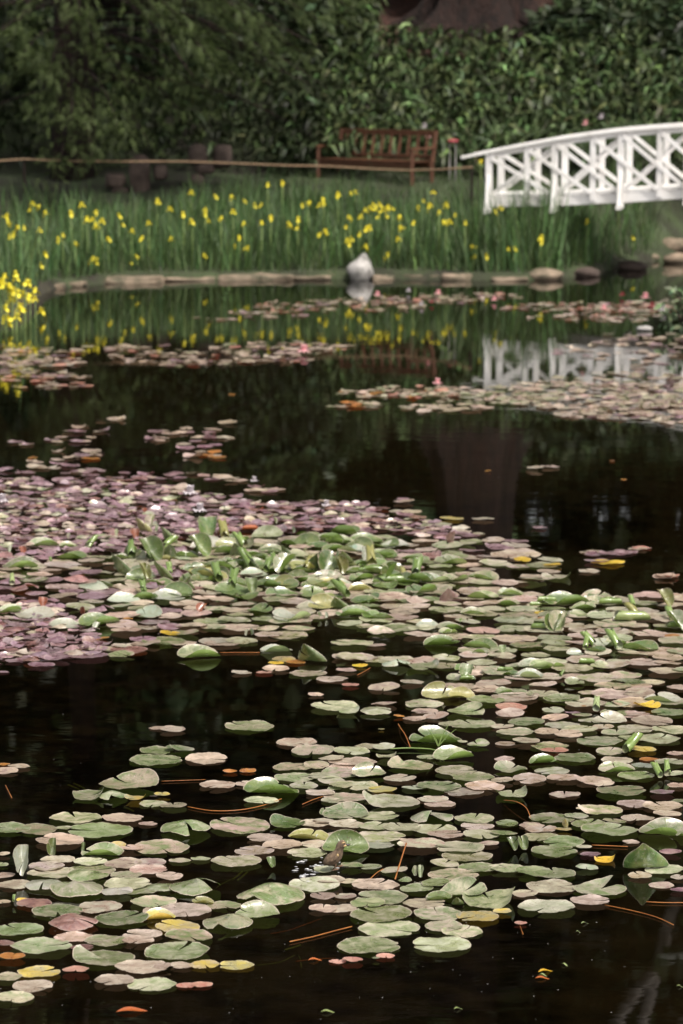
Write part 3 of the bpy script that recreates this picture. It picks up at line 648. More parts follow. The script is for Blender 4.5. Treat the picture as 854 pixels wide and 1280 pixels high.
for i in range(130):
    x = rng.uniform(0, 854); y = rng.uniform(560, 1280)
    if i % 2: y = rng.uniform(1150, 1280)
    g_ = G(x, y); s = rng.uniform(.0008, .0026); o_ = len(V)
    V += [(g_.x - s, g_.y, .003), (g_.x, g_.y - s*1.5, .003), (g_.x + s, g_.y, .004), (g_.x, g_.y + s*1.5, .003)]; Fq.append((o_, o_+1, o_+2, o_+3))
tag(obj('floating_specks', mesh('floating_specks', V, Fq, M['pale_stone'])), 'tiny pale specks scattered over the dark water', 'debris', kind='stuff')

# ------------------------------------------------------------------ duckling
dk = G(421, 1091)
duck = empty('duckling', (dk.x, dk.y, .02), 'brown downy duckling stepping across pads, facing right', 'duckling')
def loft(pts, rads, nseg=16, squash=1.0):
    b_ = MB(); b_.tube(pts, rads, nseg); return b_
body = loft([(-.052, .004, .034), (-.046, .003, .04), (-.036, 0, .043), (-.018, 0, .047), (.002, 0, .052), (.018, 0, .062), (.028, 0, .074), (.034, 0, .086), (.040, 0, .096), (.048, 0, .102), (.056, 0, .103), (.064, 0, .100), (.069, 0, .097)],
            [.003, .012, .021, .029, .030, .026, .0215, .0185, .0195, .0205, .019, .0135, .004], 16)
bo = body.build('body', M['down'], duck, True)
# down tufts: many short hair quads on the body
me = bo.data; hv, hf, = [], []
rg = random.Random(3)
for p in me.polygons:
    for _ in range(7):
        vs = [me.vertices[i].co for i in p.vertices]; w_ = [rg.random() for _ in vs]; sw = sum(w_)
        c_ = sum((v*q for v, q in zip(vs, w_)), Vector())/sw; nn = p.normal
        d_ = (nn*.7 + Vector((-.7, 0, -.25)) + Vector((rg.gauss(0, .25), rg.gauss(0, .25), rg.gauss(0, .25)))).normalized()*rg.uniform(.005, .010)
        sd = nn.cross(d_).normalized()*.0007; o_ = len(hv); hv += [c_ - sd, c_ + sd, c_ + d_]; hf.append((o_, o_+1, o_+2))
obj('down', mesh('down', hv, hf, M['down'], False), bo)
b_ = MB(); b_.tube([(.066, 0, .098), (.074, 0, .095), (.082, 0, .0935), (.087, 0, .093)], [.0062, .005, .0048, .002], 10)
bi = b_.build('bill', M['bill'], duck, True)
for sgn in (-1, 1):
    b_ = MB(); b_.blob((.060, sgn*.0172, .1075), (.003, .0022, .003), 0, 0, 10, 6); b_.build('eye', M['eye'], duck, True)
    b_ = MB(); b_.blob((.058, sgn*.0150, .1135), (.009, .0035, .0028), 1, .1, 10, 6); b_.build('brow_stripe', M['downpale'], duck, True)
    b_ = MB(); b_.blob((.060, sgn*.0150, .098), (.0095, .005, .0045), 1, .1, 10, 6); b_.build('cheek_patch', M['downpale'], duck, True)
    b_ = MB(); b_.blob((-.002, sgn*.028, .054), (.020, .006, .011), 2, .15, 12, 7, lambda q: Vector((q.x, q.y, q.z + q.x*.35))); b_.build('wing', M['down'], duck, True)
    b_ = MB(); b_.blob((.018, sgn*.0275, .068), (.005, .003, .008), 2, .2, 8, 6); b_.build('pale_patch', M['downpale'], duck, True)
    lg = MB(); lg.tube([(-.006*sgn - .004, sgn*.014, .034), (-.002, sgn*.016, .018), (-.01 + .012*sgn, sgn*.016, .004)], [.006, .0028, .0026], 8); lo = lg.build('leg', M['foot'], duck, True)
    fx = -.01 + .012*sgn; ft = MB(); ft.add([(fx, sgn*.016, .006), (fx+.026, sgn*.016-.012, .002), (fx+.030, sgn*.016, .003), (fx+.026, sgn*.016+.012, .002), (fx-.006, sgn*.016, .002)], [(0, 1, 2), (0, 2, 3), (4, 1, 0), (4, 0, 3)])
    ft.build('webbed_foot', M['foot'], lo)
duck.rotation_euler = (0, rad(-14), rad(8)); duck.scale = (.92, .92, .92); duck.location.z = .018
# splash: small water humps behind the duckling
m, nt, b = mat('splash_water'); b.inputs['Base Color'].default_value = (.5, .5, .5, 1); b.inputs['Roughness'].default_value = .08; b.inputs['Transmission Weight'].default_value = .3; M['splash'] = m
sp = MB(); rg = random.Random(5)
for i in range(46):
    x = 408 + rg.gauss(-14, 14); y = 1090 + rg.gauss(-4, 7); g_ = G(x, y) - G(408, 1090)
    s = rg.uniform(.0025, .007); sp.blob((g_.x, g_.y, .003), (s*rg.uniform(1, 3), s, s*.5), i, .3, 6, 4)
tag(sp.build('splash', M['splash'], smooth=True, loc=G(408, 1090)), 'bright water droplets splashed up behind the duckling', 'splash', kind='stuff')

# ------------------------------------------------------------------ bridge
th = rad(10.5); ux, uy = math.cos(th), -math.sin(th)
A0 = PK(611, 258, 37.1); L_ = 1.005
def rail_z_px(px): return float(np.interp(px, [570, 578, 611, 689, 766, 851, 940, 1060], [195, 193, 187.5, 172.5, 161.5, 155, 153, 156]))
def axis(t): return Vector((A0.x + ux*L_*t, A0.y + uy*L_*t, 0))
def px_of(v):
    d = v - Vector((0, 0, H)); k = d.y*math.cos(PITCH) - d.z*math.sin(PITCH)
    return 427 + F*d.x/k
def rail_h(t):
    a = axis(t); r0 = px_of(Vector((a.x, a.y, 1.6))); return P(r0, rail_z_px(r0), a.y).z
nv_ = Vector((-uy, ux, 0)); Wd = 1.42                          # toward the far rail
origin = axis(0); origin.z = 0
bridge = empty('footbridge', origin, 'white arched wooden footbridge with crossed lattice railings over the pond inlet', 'bridge')
DHf = lambda t: float(np.interp(t, [0, 1, 2], [.78, .95, 1.03]))
TS = [i*.25 for i in range(-1, 29)]
hz = {t: rail_h(t) for t in TS}
top = lambda t: float(np.interp(t, TS, [hz[q] for q in TS]))
DH = 1.03
def pt(t, z, off=0): 
    a = axis(t) - origin + nv_*off; return Vector((a.x, a.y, z))
for side, off in (('near', 0), ('far', Wd)):
    hr = MB(); sr_ = MB()
    ts = [-.42] + TS[1:]
    hh = lambda t: top(max(t, -.25)) - (0.045 if t < -.25 else 0)
    for a, b2 in zip(ts[:-1], ts[1:]):
        hr.bar(pt(a, hh(a) - .03, off), pt(b2 + .004, hh(b2) - .03, off), .15, .045)
        if a >= 0: sr_.bar(pt(a, hh(a) - .09, off), pt(b2, hh(b2) - .09, off), .05, .07)
    rl = hr.build('handrail', M['white'], bridge); sr_.build('under_rail', M['white'], rl)
    n_ = 7
    for i in range(n_ + 1):
        t = float(i)
        for tp in ((t, t + .58) if i < n_ else (t,)):
            b_ = MB(); z1 = top(min(tp, 7)) - .06; z0 = z1 - DHf(tp) - (.1 if tp == t else -.02)
            b_.bar(pt(tp, z0, off), pt(tp, z1, off), .105 if tp == t else .09, .09, up=nv_); b_.build('post', M['white'], bridge)
            if i < n_:
                te = min(tp + .97, 7)
                if tp != t and off: continue
                d1 = MB(); d1.bar(pt(tp + .04, top(tp) - .12, off - .05), pt(te, top(te) - DHf(te) + .08, off - .05), .03, .062); d1.build('diagonal_brace', M['white'], bridge)
                if tp != t: continue
                d2 = MB(); d2.bar(pt(tp + .04, top(tp) - DHf(tp) + .1, off + .055), pt(te, top(te) - .14, off + .055), .03, .05); d2.build('diagonal_brace', M['white'], bridge)
        z0 = top(t) - .06 - DHf(t) - .1
        sgn = -1 if off == 0 else 1
        br = MB(); br.bar(pt(t, z0 + .02, off + sgn*.3) , pt(t, z0 + .55, off + sgn*.05), .07, .05, up=Vector((ux, uy, 0))); br.build('outrigger_brace', M['white'], bridge)
        bb = MB(); bb.bar(pt(t + .001, z0 + .02, off + sgn*.34), pt(t + .001, z0 + .02, off - sgn*.1), .08, .07); bb.build('outrigger', M['white'], bridge)
for off in (0.02, Wd - .02):
    b_ = MB()
    for a, b2 in zip(TS[1:-1], TS[2:]):
        b_.bar(pt(a, top(a) - DHf(a) - .02, off), pt(b2 + .004, top(b2) - DHf(b2) - .02, off), .05, .14)
    b_.build('side_beam', M['white'], bridge)
dk_ = MB(); t = 0.0
while t < 7:
    dk_.bar(pt(t, top(t) - DHf(t) + .075, .05), pt(t, top(t) - DHf(t) + .075, Wd - .05), .12, .03); t += .118
dk_.build('deck', M['white'], bridge)

# ------------------------------------------------------------------ bench
def zg(x, y): return float(zt(x, y))
bx = PK(540, 200, 40.6); bx.z = zg(bx.x, bx.y)
wd = Vector((.735, -.678, 0)); dpv = Vector((-.678, -.735, 0)); Wb = 2.13
o_ = Vector((bx.x, bx.y, 0)) - wd*Wb; base_z = PK(518, 238, 40.0).z
bench = empty('garden_bench', (o_.x, o_.y, base_z), 'reddish brown slatted wooden bench behind the rope at the foot of the slope', 'bench')
def bp(u, v, z): q = wd*u + dpv*v; return Vector((q.x, q.y, z))
for u in (0, Wb):
    b_ = MB(); b_.bar(bp(u, 0, 0), bp(u, 0, .44), .065, .065); b_.bar(bp(u, 0, .43), bp(u, -.1, .95), .06, .065); b_.build('leg', M['wood'], bench)
    b_ = MB(); b_.bar(bp(u, .5, 0), bp(u, .5, .645), .065, .065); b_.build('leg', M['wood'], bench)
    b_ = MB(); b_.bar(bp(u, -.06, .665), bp(u, .56, .665), .085, .035); b_.build('armrest', M['wood'], bench)
b_ = MB()
for k in range(6): b_.bar(bp(-.0, .04 + k*.09, .45 - .012*(k == 0)), bp(Wb, .04 + k*.09, .45), .065, .024)
b_.bar(bp(.02, .49, .39), bp(Wb - .02, .49, .39), .03, .09); b_.bar(bp(.02, .03, .39), bp(Wb - .02, .03, .39), .03, .09)
b_.build('seat', M['wood'], bench)
b_ = MB(); b_.bar(bp(0, -.09, .91), bp(Wb, -.09, .91), .035, .09); b_.bar(bp(0, -.01, .52), bp(Wb, -.01, .52), .035, .06)
for k in range(10):
    u = .16 + k*(Wb - .32)/9; b_.bar(bp(u, -.01, .53), bp(u, -.085, .88), .055, .018, up=wd)
b_.build('backrest', M['wood'], bench)

# ------------------------------------------------------------------ rope
rp = [(-60, 197, 38.6), (0, 201, 38.9), (30, 199, 39), (90, 201.5, 39), (160, 202, 39), (230, 202, 39.1), (300, 204.5, 39.1), (360, 207, 39.1), (400, 207.5, 39.2), (430, 209, 39.1), (470, 211.5, 39), (510, 213, 38.9), (550, 212, 38.6), (590, 209, 38)]
rpts = [PK(*q) for q in rp]; r0 = rpts[0].copy()
b_ = MB(); b_.tube([q - r0 for q in rpts], .014, 8); tag(b_.build('barrier_rope', M['rope'], smooth=True, loc=r0), 'pale brown rope strung along the bank in front of the bench', 'rope')
for q, lb in ((rpts[2], 'dark thin stake holding the rope at far left'), (rpts[-1], 'dark thin stake holding the rope beside the bridge end')):
    b_ = MB(); zz = zg(q.x, q.y); b_.tube([(0, 0, -.1), (0, 0, q.z - zz + .03)], .02, 8); tag(b_.build('rope_stake', M['bark'], loc=(q.x, q.y + .03, zz)), lb, 'stake', 'stakes holding the rope')

# ------------------------------------------------------------------ stones
def stone(px, py, wpx, hpx, m, name, label, cat='stone', grp=None, dep=.3, seed=0, shp=None, zoff=0, Y=None, amp=.13):
    g_ = G(px, py) if Y is None else PK(px, py, Y); s = scale_at(px, py) if Y is None else F/Y/KD
    r = (wpx/2/s, dep/2, hpx/2/s); b_ = MB(); b_.blob((0, 0, 0), r, seed, amp, 18, 11, shp)
    o = b_.build(name, m, smooth=True, loc=(g_.x, g_.y + dep*.3, (r[2]*.55 + zoff) if Y is None else g_.z)); tag(o, label, cat, grp); return o
edge = [(92, 356, 66, 'long flat edging stone, leftmost along the iris bank'), (165, 352, 84, 'pale long edging stone left of the small peaked stone'), (236, 350, 66, 'edging stone, third from left along the iris bank'), (300, 349, 62, 'edging stone in the middle of the left row'),
        (345, 349, 46, 'short edging stone left of the rounded one'), (390, 349, 46, 'brown edging stone, fourth left of the white peaked stone'), (419, 347, 22, 'small rounded pale stone beside the white peaked stone'), (480, 349, 26, 'small brown stone just right of the white peaked stone'),
        (528, 348, 60, 'brown edging stone right of the white peaked stone'), (572, 349, 40, 'short brown edging stone right of the previous one'), (637, 350, 46, 'flat tan edging stone left of the big boulder'), (66, 360, 24, 'small dark edging stone at the left end of the row')]
def edging(px, py, w, lb, seed):
    g_ = G(px, py + 1); s = scale_at(px, py); L = w/s/2; D = .2; Hh = .05 + .02*math.sin(seed*2.3); b_ = MB(); V = []; nu, nv = 22, 7
    for j in range(nv):
        for i in range(nu):
            a = 2*PI*i/nu; c_, s_ = math.cos(a), math.sin(a); e_ = .5; k_ = [.86, .97, 1, 1, .96, .86, 0][j]; z_ = [-1.6, -.8, -.2, .4, .8, 1, 1.0][j]
            x_ = L*k_*abs(c_)**e_*(1 if c_ > 0 else -1); y_ = D*k_*abs(s_)**e_*(1 if s_ > 0 else -1); nz = noise.noise(Vector((x_*4 + seed*5, y_*4, z_)))
            V.append((x_*(1 + .05*nz), y_*(1 + .45*nz), z_*Hh*(1 + .25*noise.noise(Vector((x_*2.5 + seed, 0, 0)))) + .03*nz))
    Fq_ = [(j*nu + i, j*nu + (i+1) % nu, (j+1)*nu + (i+1) % nu, (j+1)*nu + i) for j in range(nv-1) for i in range(nu)]
    b_.add(V, Fq_); sl_ = math.atan2(shore(g_.x + .3) - shore(g_.x - .3), .6)
    o = b_.build('edging_stone', M['stone'], smooth=True, loc=(g_.x, g_.y + .1, .02)); o.rotation_euler.z = sl_; tag(o, lb, 'stone', 'stones edging the pond')
for i, (x, y, w, lb) in enumerate(edge):
    edging(x, y, w*1.0, lb, i)
stone(682, 350, 48, 17, M['stone'], 'boulder', 'large brown boulder on the shore left of the bridge shadow', 'boulder', 'boulders on the shore', .5, 21)
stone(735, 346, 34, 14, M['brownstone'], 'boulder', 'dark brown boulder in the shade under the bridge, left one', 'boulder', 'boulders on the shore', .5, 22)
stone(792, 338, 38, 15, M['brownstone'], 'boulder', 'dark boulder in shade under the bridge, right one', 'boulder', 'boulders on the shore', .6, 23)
stone(842, 322, 40, 20, M['stone'], 'boulder', 'tan boulder at the right edge, upper of the pair', 'boulder', 'boulders on the shore', .5, 24, zoff=.12)
stone(845, 329, 30, 16, M['stone'], 'boulder', 'tan boulder at the right edge, lower of the pair', 'boulder', 'boulders on the shore', .4, 25)
stone(816, 326, 22, 14, M['stone'], 'boulder', 'small tan boulder left of the pair at the right edge', 'boulder', 'boulders on the shore', .4, 26)
def peak(q):
    f = max(0.0, q.z/.19); return Vector((q.x*(1 - .45*f) + .05*f*f - .01*f, q.y*(1 - .5*f), q.z*1.12))
stone(451, 350, 32, 32, M['pale_stone'], 'peaked_stone', 'white peaked stone standing at the pond edge before the irises', 'stone', None, .34, 31, peak, zoff=.04, amp=.2)
stone(278, 341, 22, 12, M['stone'], 'driftwood_stump', 'small pale gnarled stump on the edging at left', 'stump', None, .15, 32, zoff=.08)
stone(806, 414, 20, 7, M['pale_stone'], 'floating_white_leaf', 'white upturned leaf floating beside the pads at right', 'leaf', None, .12, 34, zoff=.01)
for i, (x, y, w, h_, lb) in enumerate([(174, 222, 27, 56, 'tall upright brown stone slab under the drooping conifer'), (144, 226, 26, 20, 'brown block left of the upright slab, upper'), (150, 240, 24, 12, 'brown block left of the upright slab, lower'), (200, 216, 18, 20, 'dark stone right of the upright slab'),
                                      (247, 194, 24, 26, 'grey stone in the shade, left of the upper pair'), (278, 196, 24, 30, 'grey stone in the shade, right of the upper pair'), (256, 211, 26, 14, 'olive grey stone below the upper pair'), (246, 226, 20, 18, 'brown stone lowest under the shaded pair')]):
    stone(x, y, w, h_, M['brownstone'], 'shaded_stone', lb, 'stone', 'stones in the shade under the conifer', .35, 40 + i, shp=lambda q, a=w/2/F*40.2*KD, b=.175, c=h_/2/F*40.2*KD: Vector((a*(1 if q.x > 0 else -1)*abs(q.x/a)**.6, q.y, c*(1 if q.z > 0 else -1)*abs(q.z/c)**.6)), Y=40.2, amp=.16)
# red-topped garden lamp
gp = PK(566, 178, 41); zz = zg(gp.x, gp.y)
lm = empty('garden_marker', (gp.x, gp.y, zz), 'red topped garden marker on two pale legs between bench and bridge', 'garden marker')
for sx in (-.05, .05):
    b_ = MB(); b_.tube([(sx, 0, -.05), (sx, 0, gp.z - zz)], .01, 8); b_.build('leg', M['pale_stone'], lm)
b_ = MB(); b_.blob((0, 0, gp.z - zz + .02), (.1, .08, .035), 3, .1, 14, 8); b_.build('cap', M['redpet'], lm, True)

# ------------------------------------------------------------------ irises
def blade_proto(n=5, w=.5, bend=.25):
    V = []; 
    for i in range(n):
        t = i/(n-1); ww = w*(1 - t**2.2)*(.75 + .5*t*(1-t)); y = bend*t*t; z = t*(1 - .12*t*bend)
        V += [(-ww, y, z), (ww, y, z)]
    Fq = np.array([(2*i, 2*i+1, 2*i+3, 2*i+2) for i in range(n-1)])
    return np.array(V), Fq
BP, BF = blade_proto()
def blades(locs, hgt, wid, col, lean=.16, bendmax=1.4):
    k = len(locs); yaw = nr.uniform(0, 2*PI, k); pit = nr.normal(0, lean, k); rol = nr.normal(0, lean, k)
    Mx = rotm(yaw, pit, rol, np.ones(k)); D = np.zeros((k, 3, 3)); D[:, 0, 0] = wid; D[:, 1, 1] = hgt*nr.uniform(.2, bendmax, k); D[:, 2, 2] = hgt
    return inst(BP, BF, Mx @ D, locs, col)
k = 21000
lx = nr.uniform(-9.5, 5.2, k); ls = np.abs(nr.uniform(0, 1, k))**.9*3.0 + .22
ly = shore(lx) + ls; mxs = np.maximum(3.1, Y0 + 3.3 - shore(lx)); ly = np.where(lx < -3.5, shore(lx) + ls/3.2*mxs, shore(lx) + ls/3.2*np.where(lx < -.5, 3.9, np.where(lx < 1.9, 3.6, 3.1)))
keep = np.array([not (x > 3.0 and y < 0) for x, y in zip(lx, ly)])
# thin out where the dark gap under the bridge and inlet are
keep &= ~((lx > 3.9) & (nr.random(k) < .75))
lx, ly, ls = lx[keep], ly[keep], ls[keep]; k = len(lx)
locs = np.stack([lx, ly, zt(lx, ly) - .02], -1)
hg = np.clip(nr.normal(.72, .14, k), .3, 1.05)*(1 + .16*np.sin(lx*2.7 + 2*np.sin(ly*1.9)) + .08*np.sin(lx*7.1))*np.where(ls < .35, .62, 1)*(1 - .25*np.clip(ls - 1.8, 0, 1))
hg *= np.where(lx > 3.4, .85, np.where(lx > 1.8, np.where(ls < 1.3, 1.5, 1.2), 1))
cc = cols((.08, .137, .047), k, .45, .1)
V, Fq, C = blades(locs, hg, nr.uniform(.02, .038, k)*.75, cc)
tag(obj('iris_leaves', mesh('iris_leaves', V, Fq, M['leaf'], True, {'tint': ('FLOAT_COLOR', C)})), 'dense sword shaped iris leaves filling the far bank', 'iris leaves', kind='stuff')
# near-left spur and low bank grass
k = 3500
lx = nr.uniform(-6.2, 9, k); ly = shore(lx) + nr.uniform(-.05, 2.8, k); locs = np.stack([lx, ly, zt(lx, ly) - .02], -1)
V, Fq, C = blades(locs, nr.uniform(.15, .4, k), .009*np.ones(k), cols((.065, .095, .03), k, .3, .1), .4)
tag(obj('bank_grass', mesh('bank_grass', V, Fq, M['leaf'], True, {'tint': ('FLOAT_COLOR', C)})), 'short loose grass between the irises and rope', 'grass', kind='stuff')
k = 9000
lx = nr.uniform(-1.3, 9, k); ly = shore(lx) + nr.uniform(2.8, 8, k); locs = np.stack([lx, ly, zt(lx, ly) - .02], -1)
V, Fq, C = blades(locs, nr.uniform(.08, .26, k), .011*np.ones(k), cols((.05, .08, .025), k, .3, .1), .5)
tag(obj('lawn_grass', mesh('lawn_grass', V, Fq, M['leaf'], True, {'tint': ('FLOAT_COLOR', C)})), 'low green grass around the bench and path', 'grass', kind='stuff')

def petal_mesh(m, n=6, L=.05, W=.022, droop=1, name='flower'):
    V = []; Fq = []
    for k_ in range(n):
        a = 2*PI*k_/n; ca, sa = math.cos(a), math.sin(a); dn = (k_ % 2 == 0); o_ = len(V)
        prof = [(0, .3, 0), (.45, 1, .25 if dn else .55), (.8, .9, .0 if dn else .95), (1.0, .25, -.45*droop if dn else 1.1)]
        for r_, w_, z_ in prof:
            rr2 = r_*(1 if dn else .45)*L
            for sg in (-1, 1): V.append((ca*rr2 - sa*sg*w_*W, sa*rr2 + ca*sg*w_*W, z_*L))
        Fq += [(o_+2*i, o_+2*i+1, o_+2*i+3, o_+2*i+2) for i in range(3)]
    return mesh(name, V, Fq, m, True)
ME_I = petal_mesh(M['yellow'], 6, .054, .02)
ME_S = []
for h_ in (1.0,):
    b_ = MB(); b_.tube([(0, 0, 0), (.01, 0, h_*.5), (0, 0, h_)], [.008, .007, .005], 6); ME_S.append(mesh('stem', b_.V, b_.F, M['greenstem'], True))
LB = inst(BP, BF, rotm(np.array([.2, 2.4, 4.0]), np.array([.12, .1, .15]), np.array([.1, -.1, .05]), np.ones(3)) @ np.stack([np.diag([.03, .3, .62]), np.diag([.026, .5, .7]), np.diag([.028, .3, .55])]), np.zeros((3, 3)), cols((.06, .1, .04), 3))[:2]
ME_L = mesh('leaves', LB[0], LB[1], M['leaf'], True, {'tint': ('FLOAT_COLOR', np.tile((.06, .1, .04), (len(LB[0]), 1)))})
fl2 = '82,512,3 15,545,2 60,572,2 100,578 35,590,2 115,535 157,590,2 178,538 205,515 218,552,2 240,533 255,555,2 298,543,2 190,612 238,650,3 342,652,2 393,507,2 425,525 458,540 478,484 512,540,2 480,557 513,527 580,495 583,532 540,495 612,505 638,518,2 600,597,2 553,550 610,562 655,560 677,547 670,465 707,460 722,562,2 745,552,2 770,510,2 810,503,3 813,583,2 616,622 460,657 113,640 103,675,2 15,650,2 28,665 512,652 845,490 355,600 330,580 372,560 272,600 428,600'
fl2b = '35,485,2 75,525,3 95,515,3 110,525,3 128,525,2 10,570 20,548 48,545 68,573,2 15,603,2 45,588 145,547 150,573 142,600 115,637,2 205,505,3 222,515,2 232,483,2 262,513,2 262,560,2 285,540,2 245,533 395,525,3 427,510,2 375,530,2 557,500,2 498,597,2 432,625,2 362,643 330,688,2 332,650 615,557 728,597 650,670,2 348,405 385,535,2 25,600 60,620 180,560 310,560 330,620'
FL = []
for tok in fl2.split():
    a = tok.split(','); FL.append((float(a[0])/2, float(a[1])/2, int(a[2]) if len(a) > 2 else 1))
for tok in fl2b.split():
    a = tok.split(','); FL.append((427 + float(a[0])/2, float(a[1])/2, int(a[2]) if len(a) > 2 else 1))
spur = [(6, 347, 3), (20, 344, 2), (32, 356, 2), (10, 361, 3), (30, 368, 2), (14, 376, 3), (44, 366, 2), (8, 388, 2), (26, 386, 2), (52, 391, 1), (56, 402, 1), (38, 374, 2), (20, 398, 2), (6, 402, 2), (2, 355, 2), (16, 366, 2)]
iri = []
def iris(px, py, n, Y=None, sc=1.0):
    if Y is None:
        best = None
        for Y_ in np.linspace(33.5*KD, 39.6*KD, 90):
            p = P(px, py, Y_); s = Y_ - shore(p.x)
            if s < .3 or s > (4.2 if p.x > -3.6 else 11): continue
            h_ = p.z - zg(p.x, Y_)
            e = abs(h_ - (.8 + .08*math.sin(px)))
            if h_ > .12 and (best is None or e < best[0]): best = (e, Y_, h_)
        if best is None: return
        Y = best[1]
    p = P(px, py, Y); z0 = zg(p.x, Y); h_ = max(p.z - z0, .2)
    o = empty('yellow_iris', (p.x, Y, z0), '', 'iris', 'yellow flag irises on the far bank', rng.uniform(0, 6.28))
    s = obj('stem', ME_S[0], o); s.scale = (1, 1, h_)
    lf = obj('leaves', ME_L, o); lf.scale = (1, 1, min(1.1, h_*1.15))
    for q in range(n):
        f = obj('flower', ME_I, o); a = rng.uniform(0, 6.28)
        r_ = 0 if q == 0 else rng.uniform(.05, .11); f.location = (r_*math.cos(a), r_*math.sin(a), h_ - (0 if q == 0 else rng.uniform(-.02, .14)))
        f.scale = (sc*rng.uniform(.75, 1.15),)*3; f.rotation_euler = (rng.gauss(0, .3), rng.gauss(0, .3), a)
    iri.append((o, px, py, n))
for a in FL: iris(*a)
for x, y, n in spur:
    Yq = shore(PK(x, y, 34).x) + .15 + rng.random()*.7; iris(x, y, n, Y=float(Yq), sc=1.15)
cells = {}
for o, px, py, n in iri:
    if px < 62 and py > 340: c_ = 'on the near left spur of the bank'
    else:
        cn = ['at far left', 'left of the upright slab', 'below the shaded stones', 'left of the bench', 'below the bench', 'right of the peaked stone', 'below the bridge end', 'under the bridge'][min(7, max(0, int(px//107)))]
        c_ = ('tall at the back ' if py < 262 else 'low near the edging ' if py > 305 else 'halfway down the bank ') + cn
    cells.setdefault(({1: 'single', 2: 'double', 3: 'clustered'}[n], c_), []).append((px, o))
wd_ = ['leftmost', 'second from left', 'third from left', 'fourth from left', 'fifth from left', 'sixth from left', 'seventh from left', 'eighth from left', 'ninth from left', 'tenth from left', 'eleventh from left']
for (n_, c_), L in cells.items():
    L.sort(key=lambda q: q[0])
    for i, (_, o) in enumerate(L): o['label'] = f'{n_} yellow iris {c_}' + ('' if len(L) == 1 else ', ' + wd_[min(i, 10)])

# water lily flowers, far mats and mid
ME_W = {c_: petal_mesh(M[c_], 10, .06, .02, -.6, 'petals') for c_ in ('pinkpet', 'whitepet', 'redpet')}
for x, y, m_, lb, sc in [(380, 443, 'pinkpet', 'pink and white water lily bloom on pads left of centre', 1.4), (472, 372, 'pinkpet', 'small pink water lily bloom under the peaked stone', 1), (511, 367, 'whitepet', 'white water lily bud beyond the far pads', .8), (548, 370, 'pinkpet', 'pale pink bloom right of the white bud', 1), (618, 378, 'pinkpet', 'pink bloom on the far pads below the edging', .9),
                       (527, 384, 'whitepet', 'cream bloom among far pads', .8), (540, 381, 'redpet', 'red bloom among far pads', .7), (807, 375, 'pinkpet', 'bright pink bloom among pads at far right', 1.2), (755, 389, 'pinkpet', 'pink bloom left of the far right group', 1), (829, 391, 'whitepet', 'whitish pink bloom beside the right edge plant', 1.2), (815, 386, 'redpet', 'red bloom between the pink blooms at right', 1), (778, 372, 'redpet', 'small red bloom left of the bright pink one', .8),
                       (547, 483, 'pinkpet', 'round pink bud on the pads before the bridge reflection', .9), (238, 622, 'whitepet', 'lilac white bloom at the back of the mauve mat', 1.1), (250, 644, 'whitepet', 'white opened petals on the mauve mat', 1), (408, 637, 'whitepet', 'small white bloom at the back edge of the mat', .7), (318, 606, 'whitepet', 'small pale bud beyond the mauve mat', .6), (3, 632, 'whitepet', 'white bloom cut by the left edge', 1)]:
    g_ = G(x, y); o = obj('water_lily_flower', ME_W[m_], loc=(g_.x, g_.y, .03)); o.scale = (sc, sc, sc*.9); tag(o, lb, 'flower', 'water lily flowers')

# plant at right edge with pale leaves
def shrub(name, loc, lx_, ly_, lz_, k, size, col, label, cat, m='leaf', droop=.5, var=.3, grp=None, aspect=.3, kind=None):
    pr = nr.normal(0, 1, (k, 3)); pr /= np.linalg.norm(pr, axis=1)[:, None]; pr *= nr.uniform(.35, 1, (k, 1))**.5
    locs_ = pr*np.array([lx_, ly_, lz_]); locs_[:, 2] = np.abs(locs_[:, 2])
    LP = np.array([(0, 0, 0), (-aspect/2, .45, .02), (aspect/2, .45, .02), (0, 1, -.12*droop)]); LF = np.array([(0, 2, 3, 1)])
    Mx = rotm(nr.uniform(0, 2*PI, k), nr.normal(-.3, .5, k), nr.normal(0, .5, k), size*nr.uniform(.6, 1.3, k))
    V, Fq, C = inst(LP, LF, Mx, locs_, cols(col, k, var))
    o = empty(name, loc, label, cat, grp)
    obj('foliage', mesh('foliage', V, Fq, M[m], False, {'tint': ('FLOAT_COLOR', C)}), o)
    st = MB()
    for q in range(6): a = q*1.05; st.tube([(0, 0, -.1), (math.cos(a)*lx_*.3, math.sin(a)*ly_*.3, lz_*.4), (math.cos(a)*lx_*.7, math.sin(a)*ly_*.7, lz_*.75)], [.02, .012, .005], 5)
    st.build('stems', M['bark'], o)
    return o
g_ = G(858, 412); shrub('waterside_plant', (g_.x, g_.y, -.02), .36, .3, .62, 220, .13, (.16, .22, .12), 'pale green leafy plant rising from the water at the right edge', 'plant', 'gloss_leaf', aspect=.5)
# ------------------------------------------------------------------ slope ground cover: drooping strap leaves
LPn = []
for i in range(4):
    t = i/3; ww = (.015, .075, .07, .0)[i]; z_ = (.0, .3, .28, -.05)[i]; LPn += [(-ww, t*.8, z_), (ww, t*.8, z_)]
LPn = np.array(LPn); LFn = np.array([(2*i, 2*i+1, 2*i+3, 2*i+2) for i in range(3)])
k = 27000
lx = nr.uniform(-11, 12, k); sl = nr.uniform(6.5, 16.5, k)
ly = Y0 + sl; lump = .25 + .22*np.sin(lx*2.3 + np.sin(ly*1.7)*1.3)*np.sin(ly*2.1 + lx*.6)
gz = zt(lx, ly) + nr.uniform(.0, .38, k) + lump*.6
